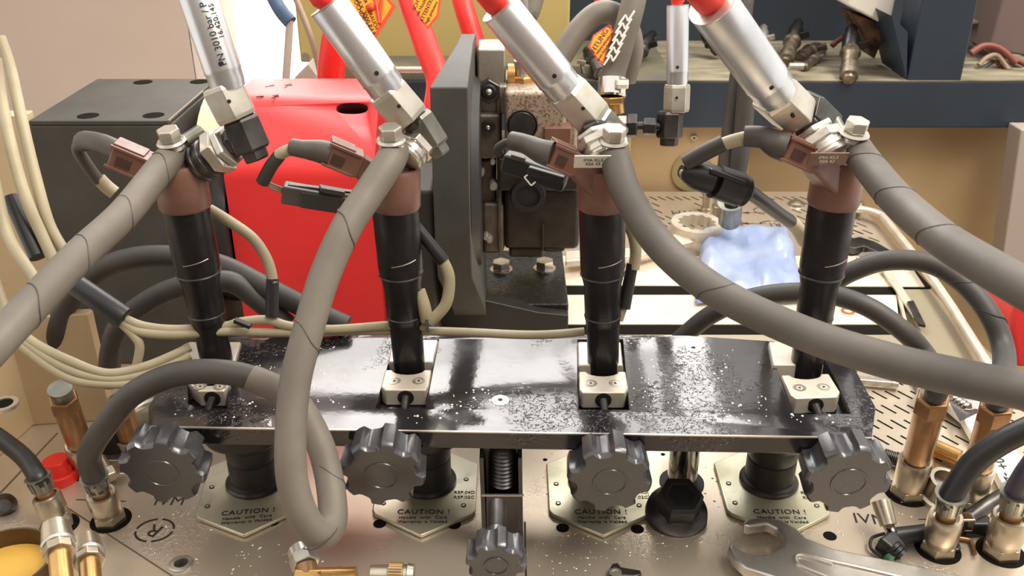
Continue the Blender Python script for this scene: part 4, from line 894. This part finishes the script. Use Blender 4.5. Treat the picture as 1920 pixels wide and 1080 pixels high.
# left front quick couplers with brass tails
for (a, b, c_, lab) in (((104,985),(112,1040),(118,1100),'left of two knurled quick couplers with brass tails at bottom left'),((162,1012),(168,1056),(172,1110),'right of two knurled quick couplers with brass tails at bottom left')):
    d_ = 46 if a[0] < 120 else 48
    A, B, C = P(*a,d_), P(*b,d_-1.5), P(*c_,d_-3); ax = (B-A).normalized()
    t = thing('quick_coupler', lab, 'coupler', C)
    MB().lathe(A, lerp(A,B,.65), [(0,.45),(.1,.66),(1,.76)], 40, flat=lambda a_,h: 1+.02*math.cos(40*a_)).build('knurled_sleeve', 'nickel', t)
    MB().lathe(lerp(A,B,.62), lerp(A,B,.75), [(0,.74),(.5,.8),(1,.74)], 30).build('sleeve_ring', 'steel', t)
    MB().lathe(lerp(A,B,.72), B, [(0,.74),(1,.74)], 8, up=Y).build('flat_collar', 'nickel', t, bevel=.05)
    MB().cyl(B, C, .52).build('brass_tail', 'brass', t)
# red cap
t = thing('red_stopper', 'bright red plastic plug cap lying at the foot of the brown barrel coupler', 'stopper', PZ(115,905,0))
a = PZ(114,898,0); MB().lathe(a, a+Z*.75, [(0,1.2),(.2,1.25),(.9,1.2),(1,1.1)], 32).build('cap_skirt', 'redcap', t); MB().lathe(a+Z*.7, a+Z*1.6+V((-.1,0,0)), [(0,1.0),(.9,.92),(1,.85)], 24).build('cap_top', 'redcap', t)
MB().box(a+V((.5,-.1,1.0)), 1.0,.25,.5).build('cap_rib', 'redcap', t, bevel=.05)
# pot with yellow oil
t = thing('oil_pot', 'dull metal pot of yellow oil cut by the lower left corner', 'pot', P(15,1110,52))
c = P(2,1050,47); rr = 2.45
MB().lathe(c-Z*4.5, c, [(0,rr*.95),(1,rr),(1,rr-.12),(.55,rr-.15)], 48, caps=False).build('pot_wall', 'pot', t); MB().cyl(c-Z*4.6, c-Z*4.5, rr).build('pot_base', 'pot', t)
MB().cyl(c-Z*1.4, c-Z*1.0, rr-.14, n=40).build('yellow_oil', 'yellowliquid', t)
tag(MB().tube([P(60,1100,48),P(78,1070,50),P(86,1040,52)], .7).build('red_pipe', 'redpipe', None), 'orange red tube end beside the oil pot', 'tube')
dk_ = tag(MB().lathe(PZ(8,948,0), PZ(8,948,.8), [(0,.8),(.6,.75),(1,.4)], 20).build('dome_nut', 'darksteel', None), 'small dark dome nut on deck above the oil pot', 'nut')
# deck screws
for (px,py,lab) in ((340,1058,'recessed round socket screw in the deck at bottom left'),(1700,712,'round socket screw in the deck near the right end of black plate')):
    c = PZ(px,py,0); t = thing('deck_screw', lab, 'screw', c)
    MB().lathe(c, c+Z*.14, [(0,.75),(.6,.72),(1,.6),(1,.42),(.2,.4)], 28).build('screw_rim', 'steel', t); MB().lathe(c, c+Z*.1, [(0,.42),(1,.36)], 20).build('screw_head', 'darksteel', t); MB().cyl(c+Z*.1,c+Z*.12,.16,n=6).build('screw_socket','ink',t)
# fittings by the looped hose bottom
t = thing('union_fitting', 'zinc hex union with brown tail lying under the hose loop', 'fitting', PZ(555,1070,0))
a, b = P(562,1028,52.5), P(574,1062,51.5)
MB().lathe(a, lerp(a,b,.5), [(0,.55),(.2,.72),(1,.74)], 26).build('collar', 'steel', t); MB().hexnut(lerp(a,b,.4), b, .82, up=Y).build('hex_nut', 'hexzinc', t, bevel=.05); MB().cyl(b, P(582,1110,50.5), .62).build('brown_tail', 'bronze', t)
t = thing('brass_tube', 'brass tube with engraved arrow lying along the bottom edge', 'tube', P(600,1082,52))
MB().cyl(P(556,1086,51), P(668,1084,51), .62).build('tube_body', 'brass', t); a = P(608,1070,50.3); MB().bar(P(598,1074,50.36), P(622,1074,50.36), .05, .05).build('engraved_arrow', 'bronze', t)
MB().prism([P(594,1074,50.36), P(602,1070.5,50.36), P(602,1077.5,50.36)], V((0,-.03,.03))).build('engraved_arrow', 'bronze', t)
t = thing('knurled_adapter', 'pale brass adapter with knurled band at bottom edge left of the small knob', 'adapter', P(730,1084,52))
a, b = P(694,1078,50.5), P(776,1080,50.5)
MB().lathe(a, b, [(0,.5),(.02,.56),(.4,.58),(.42,.66),(.75,.66),(.77,.6),(.84,.6),(.86,.68),(1,.62)], 36).build('adapter_body', 'nickel', t)
MB().lathe(lerp(a,b,.43), lerp(a,b,.74), [(0,.67),(1,.67)], 60, flat=lambda a_,h: 1+.03*math.cos(30*a_)).build('knurled_band', 'brass', t)
# wing / small key at bottom
t = thing('clip_plate', 'small bent metal clip with a round eye at the bottom edge', 'clip', PZ(1170,1075,0))
out = [(1141,1100),(1143,1072),(1148,1063),(1158,1062),(1164,1070),(1200,1076),(1203,1084),(1180,1088),(1165,1100)]
MB().prism([PZ(*p,.3) for p in out], Z*.3).build('clip_body', 'darksteel', t, bevel=.06); c = PZ(1154,1074,.6); MB().lathe(c, c+Z*.06, [(0,.36),(1,.36),(1,.22),(.2,.22)], 18).build('eye', 'steel', t)
MB().prism([PZ(*p,.6) for p in ((1160,1078),(1196,1080),(1180,1084),(1162,1090))], Z*.05).build('inner_face', 'steel', t)
# ================================================================== TOOLS
def flatpoly(pts, z, th, name, m, par, bev=.15, seg=3): return MB().prism([PZ(*p,z) for p in pts], Z*th).build(name, m, par, bevel=bev, seg=seg)
t = thing('open_end_wrench', 'big silver open-end wrench lying at the lower right on the deck', 'wrench', PZ(1450,1060,0))
jaw = [(1363,1044),(1368,1034),(1378,1042),(1392,1052),(1412,1058),(1440,1056),(1462,1044),(1466,1028),(1455,1010),(1436,1000),(1400,1006),(1388,1000),(1398,990),(1425,987),(1462,992),(1492,1008),(1510,1026),(1560,1046),(1700,1075),(1860,1110),(1820,1140),(1640,1120),(1500,1120),(1440,1100),(1395,1085),(1372,1065)]
flatpoly(jaw, .45, .8, 'wrench_body', 'steel', t, .22)
ring = [PZ(1560+0,1058,1.27),PZ(1500,1042,1.27),PZ(1492,1052,1.27),PZ(1510,1066,1.27),PZ(1600,1100,1.27)]
MB().tube(ring, .14, n=8).build('raised_rim', 'steel', t); MB().tube([PZ(1500,1040,1.27),PZ(1600,1062,1.27),PZ(1720,1090,1.27)], .14, n=8).build('raised_rim', 'steel', t)
t = thing('adjustable_wrench', 'white painted adjustable wrench with worm screw lying at right', 'wrench', PZ(1830,800,0))
flatpoly([(1725,722),(1745,712),(1785,718),(1850,706),(1862,740),(1838,822),(1822,836),(1800,796),(1772,772),(1768,745)], .3, .8, 'wrench_jaw', 'white', t, .15)
flatpoly([(1716,745),(1726,736),(1772,745),(1768,768),(1745,772),(1720,762)], .5, .9, 'moving_jaw', 'steel', t, .12)
hz = [(1832,822),(1862,838),(1905,870),(1945,905),(1935,985),(1915,960),(1850,880)]
flatpoly([(1846,868),(1878,836),(1935,900),(1960,950),(1900,960),(1880,935)], .3, .8, 'wrench_handle', 'white', t, .15)
writing('10+ -25', 1.2, PZ(1882,880,1.13), PZ(1910,925,1.1)-PZ(1862,855,1.1), V((1,.6,0)), 'ink', t)
flatpoly([(1772,740),(1800,738),(1838,772),(1800,790)], 1.12, .02, 'worm_recess', 'darksteel', t, 0)
wm = MB(); wa, wb = PZ(1782,744,1.0), PZ(1824,772,1.0)
for k in range(6): 
    p0 = lerp(wa,wb,k/6); p1 = lerp(wa,wb,(k+1)/6); wm.lathe(p0, p1, [(0,.42),(.5,.7),(1,.42)], 20)
wm.build('worm_screw', 'chrome', t)
flatpoly([(1700,700),(1733,700),(1740,740),(1722,742)], .1, .5, 'dark_edge', 'darksteel', t, .1)
t = thing('ring_spanner', 'silver ring spanner with toothed ring lying behind the black plate', 'wrench', PZ(1300,440,0))
cx_ = PZ(1305,436,1.0); n_ = 48
outer = [cx_+V((math.cos(2*math.pi*k/n_)*2.7, math.sin(2*math.pi*k/n_)*3.0,0)) for k in range(n_)]
inner = [cx_+V((math.cos(2*math.pi*k/n_)*(1.8 if (k//2)%2 else 2.05), math.sin(2*math.pi*k/n_)*(1.95 if (k//2)%2 else 2.2),0)) for k in range(n_)]
MB().ringprism(outer, inner, Z*1.2).build('toothed_ring', 'alu', t)
flatpoly([(1285,452),(1300,462),(1258,472),(1200,488),(1060,500),(1060,480),(1180,474),(1240,462),(1265,446)], .9, .6, 'spanner_shaft', 'alu', t, .15)
t = thing('open_spanner', 'dark and silver open spanner head lying behind rightmost injector', 'wrench', PZ(1620,480,0))
flatpoly([(1588,476),(1590,460),(1610,456),(1640,466),(1668,482),(1662,492),(1640,484),(1618,474),(1600,478)], .2, .8, 'spanner_jaw', 'darksteel', t, .15); flatpoly([(1602,492),(1612,484),(1650,482),(1670,488),(1650,500),(1620,502)], .8, .7, 'spanner_end', 'steel', t, .15)
t = thing('socket_bit', 'short silver bit bar lying against the right end of the black plate', 'tool bar', PZ(1645,718,0))
MB().bar(PZ(1606,713,.5), PZ(1672,719,.5), .7, .6).build('bar_body', 'steel', t, bevel=.1); MB().cyl(PZ(1672,719,.5), PZ(1684,721,.5), .38).build('bar_tip', 'steel', t)
t = thing('knife_blade', 'thin bright blade leaning from the bed beside the right rail', 'blade', PZ(1690,560,.8))
MB().prism([PZ(1652,508,.25),PZ(1668,506,.25),PZ(1722,590,.25),PZ(1712,598,.25)], Z*.25).build('blade_body', 'alu', t, bevel=.05); MB().prism([PZ(1700,570,.5),PZ(1712,568,.5),PZ(1735,615,.5),PZ(1722,612,.5)], Z*.3).build('blade_notch', 'darksteel', t, bevel=.05)
# ring spanner left behind the knob
t = thing('ring_spanner', 'curved silver wrench head emerging behind left end of the black plate', 'wrench', PZ(270,790,0))
c = PZ(290,790,1.6); arc = []
for k in range(9):
    a = 1.2+k*.26; arc.append(c+V((math.cos(a)*3.0, math.sin(a)*3.4, .3)))
MB().tube(arc, .45, n=12, sub=3).build('wrench_head', 'steel', t); MB().tube([c+(p-c)*.72 for p in arc], .35, n=10, sub=3).build('inner_rim', 'hexzinc', t)
t = thing('hex_screw', 'small silver screw standing on the deck left of the leftmost knob', 'screw', PZ(205,900,0))
MB().cyl(PZ(190,858,1.4), PZ(204,884,1.0), .3).build('shank', 'nickel', t); MB().hexnut(PZ(202,880,1.1), PZ(210,896,.8), .55).build('hex_head', 'nickel', t, bevel=.04)
MB().cyl(PZ(212,892,.5), PZ(236,888,.5), .14).build('pin', 'steel', t)
t = thing('metal_box_bracket', 'open dark-lined metal bracket behind the leftmost knob', 'bracket', PZ(210,850,0))
MB().box(PZ(207,832,1.2), 1.6, 1.2, 2.4).build('bracket_body', 'black', t, bevel=.1); MB().box(PZ(212,858,.35), 2.8, 1.6, .7).build('bracket_foot', 'nickel', t, bevel=.1)
# bag, washers
bag = MB(); nu, nv = 26, 22; vs = []
c4 = [PZ(1302,572,.15), PZ(1512,570,.15), PZ(1478,428,1.2), PZ(1318,430,1.2)]
import mathutils.noise as mn
for j in range(nv):
    for i in range(nu):
        u, v_ = i/(nu-1), j/(nv-1)
        p = lerp(lerp(c4[0],c4[1],u), lerp(c4[3],c4[2],u), v_)
        h = .5+1.4*abs(mn.noise(V((u*3.1,v_*2.7,.3))))+.5*abs(mn.noise(V((u*7,v_*6,4))))
        e = min(u,1-u,v_,1-v_); h = max(.05, h)*min(1,e*9+.3)
        vs.append(p+V((.3*mn.noise(V((u*5,v_*5,9))), .4*mn.noise(V((u*6,v_*3,2))), h)))
bag.add(vs, [(j*nu+i,j*nu+i+1,(j+1)*nu+i+1,(j+1)*nu+i) for j in range(nv-1) for i in range(nu-1)])
bg_ = bag.build('plastic_bag', 'bag', None, sharp=180); sm = bg_.modifiers.new('s','SOLIDIFY'); sm.thickness = .0004
tag(bg_, 'crumpled bluish clear plastic bag lying on the slotted bed', 'bag')
for px,py,lab in ((1579,571,'upper left of two copper washers lying on the pale bed'),(1590,584,'lower right of two copper washers lying on the pale bed')):
    c = PZ(px,py,.02); MBr = MB().ringprism(circle(c,.62,X,Y,28), circle(c,.42,X,Y,28), Z*.12); tag(MBr.build('copper_washer', 'copper', None), lab, 'washer')
t = thing('wing_stud', 'small pale stud head on the perforated rear deck', 'stud', PZ(1493,382,0)); c = PZ(1493,384,0); MB().lathe(c, c+Z*.6, [(0,1.0),(.5,.9),(1,.4)], 20).build('stud_head', 'nickel', t)
# brass fittings standing at the back
def stack(name, lab, px, py, top, r, m, kind):
    A = PZ(px,py,0); k = D(*top); B = EYE+k*(A.y/k.y); t = thing(name, lab, 'fitting', A)
    L = (B-A).length
    if kind == 'ribbed':
        pr = [(0,r)]; nR = 7
        for q in range(nR): pr += [((q+.1)/nR, r*.88), ((q+.5)/nR, r), ((q+.9)/nR, r*.88)]
        MB().lathe(A, B, pr+[(1,r*.85),(1,r*.5),(.8,r*.5)], 28).build('ribbed_body', m, t)
    else:
        MB().lathe(A, B, [(0,r*.8),(.1,r),(.2,r),(.22,r*.8),(.7,r*.85),(.72,r),(.8,r),(.82,r*.8),(1,r*.8),(1,r*.55),(.8,r*.5)], 28).build('fitting_body', m, t)
    MB().cyl(lerp(A,B,.995), B+(B-A)*.005, r*.5).build('bore', 'ink', t)
    return t
stack('brass_fitting', 'rearmost pale fitting standing behind the black plug', 1325, 398, (1330,352), .75, 'nickel', 'p')
stack('brass_fitting', 'stepped brass fitting left of the grey ferrule on rear deck', 1348, 425, (1352,375), .95, 'nickel', 'p')
stack('brass_fitting', 'ribbed brass fitting in front of the stepped one on rear deck', 1360, 430, (1363,392), .95, 'brass', 'ribbed')
t = stack('brass_fitting', 'ribbed brass disc base under the grey ferrule on the rear deck', 1367, 438, (1367,418), 1.5, 'brass', 'ribbed')
MB().lathe(P(1368,420,96), P(1370,380,94), [(0,.95),(.1,1.15),(.9,1.2),(1,1.3)], 20).build('grey_ferrule', 'crimp', t)
# ================================================================== LOWER RIGHT SMALL PARTS
t = thing('return_connector', 'black pipe connector with green tip lying on deck at lower right', 'connector', PZ(1670,1040,0))
MB().bar(PZ(1656,1010,.8), PZ(1690,1040,.5), 1.5, 1.2, h2=.9, w2=1.0).build('connector_body', 'rubber', t, bevel=.2)
for k in range(3): a = lerp(PZ(1666,1016,1.3),PZ(1690,1042,.8),.3+.25*k); MB().lathe(a, a+(PZ(1690,1042,.8)-PZ(1666,1016,1.3)).normalized()*.2, [(0,.5),(1,.5)], 16).build('seal_ring', 'rubber', t)
a = PZ(1670,1048,.55); MB().cyl(PZ(1668,1042,.6), PZ(1674,1052,.5), .38).build('green_tip', 'green', t)
tb2 = lambda pts, r, n_, m, par: MB().tube([PZ(x,y,z) for x,y,z in pts], r, n=10).build(n_, m, par)
tb2([(1660,1000,1),(1636,1008,.6),(1632,1024,.4),(1640,1035,.3),(1660,1048,.3)], .1, 'wire_bail', 'ink', t); tb2([(1686,1020,1),(1688,1035,.6),(1684,1048,.4)], .1, 'wire_bail', 'ink', t)
MB().cyl(PZ(1664,982,1.2), PZ(1674,1002,1.0), .34).build('metal_stem', 'chrome', t)
MB().cyl(PZ(1652,940,2.2), PZ(1666,985,1.3), .62,.5).build('pale_sleeve', 'nickel', t)
t = thing('small_injector_part', 'dark pipe and clip assembly lying between the two lower right couplers', 'pipe', PZ(1780,990,0))
tb2([(1672,1006,.7),(1710,1002,.7),(1745,998,.7)], .55, 'dark_pipe', 'rubber', t); tb2([(1790,990,.8),(1820,970,1),(1850,948,1.3),(1880,930,1.6)], .5, 'dark_pipe', 'darksteel', t)
MB().box(PZ(1808,978,1.2), 1.0, .8, .9).build('silver_clip', 'chrome', t, bevel=.1); MB().box(PZ(1830,985,.6), 1.8, 1.0, 1.0).build('dark_block', 'rubber', t, bevel=.2)
t = tag(MB().tube([PZ(1790,1008,.2),PZ(1815,1012,.2),PZ(1822,1018,.2),PZ(1828,1038,.2)], .13, n=8).build('hex_key', 'bronze', None), 'thin L-shaped hex key lying between the lower right couplers', 'hex key')
t = tag(MB().tube([PZ(1790,1014,.2),PZ(1797,1024,.2),PZ(1796,1030,.2),PZ(1786,1032,.2),PZ(1780,1040,.2)], .12, n=8).build('wire_clip', 'darksteel', None), 'bent wire clip beside the lower right coupler', 'clip')
t = thing('coil_spring', 'small coil spring lying behind the rightmost knob', 'spring', PZ(1670,855,0))
sp = []; a, b = PZ(1658,853,.6), PZ(1690,864,.6); x, y, z = basis(b-a)
for k in range(100): sp.append(lerp(a,b,k/99)+x*math.cos(k*.6)*.42+y*math.sin(k*.6)*.42)
MB().tube(sp, .07, n=6, raw=True).build('coil', 'darksteel', t); MB().cyl(PZ(1686,863,.6), PZ(1700,867,.6), .5).build('spring_seat', 'nickel', t)
t = thing('brass_rod', 'pair of joined brass rods lying on the deck behind tall right barrel', 'rod', PZ(1770,855,0))
MB().cyl(PZ(1742,842,.5), PZ(1800,866,.5), .42).build('rod_body', 'brass', t); MB().cyl(PZ(1752,835,1.1), PZ(1800,856,1.1), .45).build('rod_body', 'brass', t)
MB().cyl(PZ(1738,855,.5), PZ(1742,885,.5), .45).build('rod_end', 'brass', t)
# ================================================================== SHELF CLUTTER
ZS = z1+.1
def shelf_inj(p0, p1, z, lab, tip='steel', r=1.0):
    a, b = PZ(*p0,z), PZ(*p1,z); 
    return a, b
def oldinj(lab, p0, d0, p1, d1, r, m1='inj', m2='patina', group=None):
    a, b = P(*p0,d0), P(*p1,d1); t = thing('old_injector', lab, 'injector', b, None)
    MB().lathe(a, lerp(a,b,.5), [(0,r*.4),(.1,r*.55),(.35,r*.5),(.4,r*.75),(.9,r*.8),(1,r*.6)], 18).build('injector_head', m1, t)
    MB().lathe(lerp(a,b,.45), b, [(0,r*.8),(.12,r*.95),(.18,r*.72),(.6,r*.72),(.62,r*.82),(.9,r*.8),(.93,r*.55),(1,r*.5)], 18).build('injector_nozzle', m2, t)
    MB().bar(lerp(a,b,.4), lerp(a,b,.45)+V((r*1.6,0,r*.6)), r*.7, r*.7).build('side_port', m1, t, bevel=.1)
    return t
oldinj('old injector on the shelf edge nearest the peeling block', (1597,50), 112, (1591,150), 107, 1.3)
oldinj('slanting dark injector on the shelf, second from the peeling block', (1498,40), 119, (1472,118), 113, 1.2)
oldinj('pale topped injector behind the widest silver sleeve', (1432,50), 122, (1424,112), 117, 1.0, 'steel')
oldinj('short injector lying on the shelf beside the red wire', (1536,88), 120, (1500,110), 116, 1.2, 'pump')
oldinj('dark injector on the shelf between slim line and widest sleeve', (1318,60), 118, (1350,96), 116, 1.1, 'inj', 'darksteel')
oldinj('injector with ribbed cap on the shelf right of grey hose arch', (1225,62), 118, (1178,128), 112, 1.1, 'inj', 'darksteel')
oldinj('injector lying below the orange ACHTUNG tag on dark shelf', (1100,92), 110, (1128,140), 107, 1.1, 'inj', 'darksteel')
oldinj('small injector resting on shelf in front of the short one', (1545,98), 117, (1505,128), 111, .7, 'pump')
tag(MB().tube([P(1560,86,118),P(1575,74,118),P(1595,70,118),P(1612,78,118)], .35).build('red_wire', 'darkwire', None), 'dark red wire loop on the shelf behind the injectors', 'wire')
tag(MB().tube([P(1480,124,109),P(1506,124,109)], .4).build('thin_pin', 'steel', None), 'thin bright pin lying at the shelf edge under the slanting injector', 'pin')
t = thing('shelf_clip', 'small zinc clip on the dark shelf left of the orange tag', 'clip', P(1090,130,106)); MB().bar(P(1082,114,106), P(1098,118,106), .8, .5).build('clip_top','nickel',t,bevel=.05); MB().bar(P(1090,118,106), P(1094,138,106), .3, .3).build('clip_leg','darksteel',t)
# clutter behind post at the right
for k,(pts,r,m,lab) in enumerate([([(1820,100),(1845,86),(1875,92),(1905,118)],.4,'darkwire','dark red cable curling over the right end of the shelf'),
    ([(1835,122),(1850,108),(1870,104),(1890,130)],  .3,'wire','tangled pale brown wire on the right end of the shelf'),
    ([(1850,108),(1880,112),(1895,134)],.25,'wire','thin brown wire hanging down the right shelf end'),([(1825,90),(1850,98),(1870,118),(1880,132)],.22,'darkwire','thin dark red wire falling over the shelf at right'),([(1840,130),(1862,116),(1885,114),(1915,128)],.25,'shrink','grey wire coiled lowest on the right end of the shelf'),([(1870,100),(1895,108),(1925,122)],.3,'darkwire','dark wire running off the right picture edge on the shelf')]):
    tag(MB().tube([P(*p,112+k*.3) for p in pts], r).build('loose_wire', m, None), lab, 'wire')
for k,(p0,p1,r,m,lab) in enumerate([((1840,20),(1880,0),1.2,'white','uppermost white plastic part behind the post at right'),((1832,60),(1858,50),1.0,'nickel','pale metal part beside the mauve brown case'),((1828,78),(1858,68),.8,'bluepaint','small bluish part beside the mauve brown case')]):
    tag(MB().bar(P(*p0,122), P(*p1,122), r*2, r*1.4).build('small_part', m, None, bevel=.2), lab, 'part')
tag(MB().prism([PY(1815,44,120),PY(1872,44,120),PY(1872,40,120),PY(1815,40,120)], Y*8).build('upper_board', 'ply', None), 'narrow board edge behind the post at upper right', 'board')
for o in bpy.data.objects:
    if '_o' in o: del o['_o']
print('OBJECTS', len(bpy.data.objects))
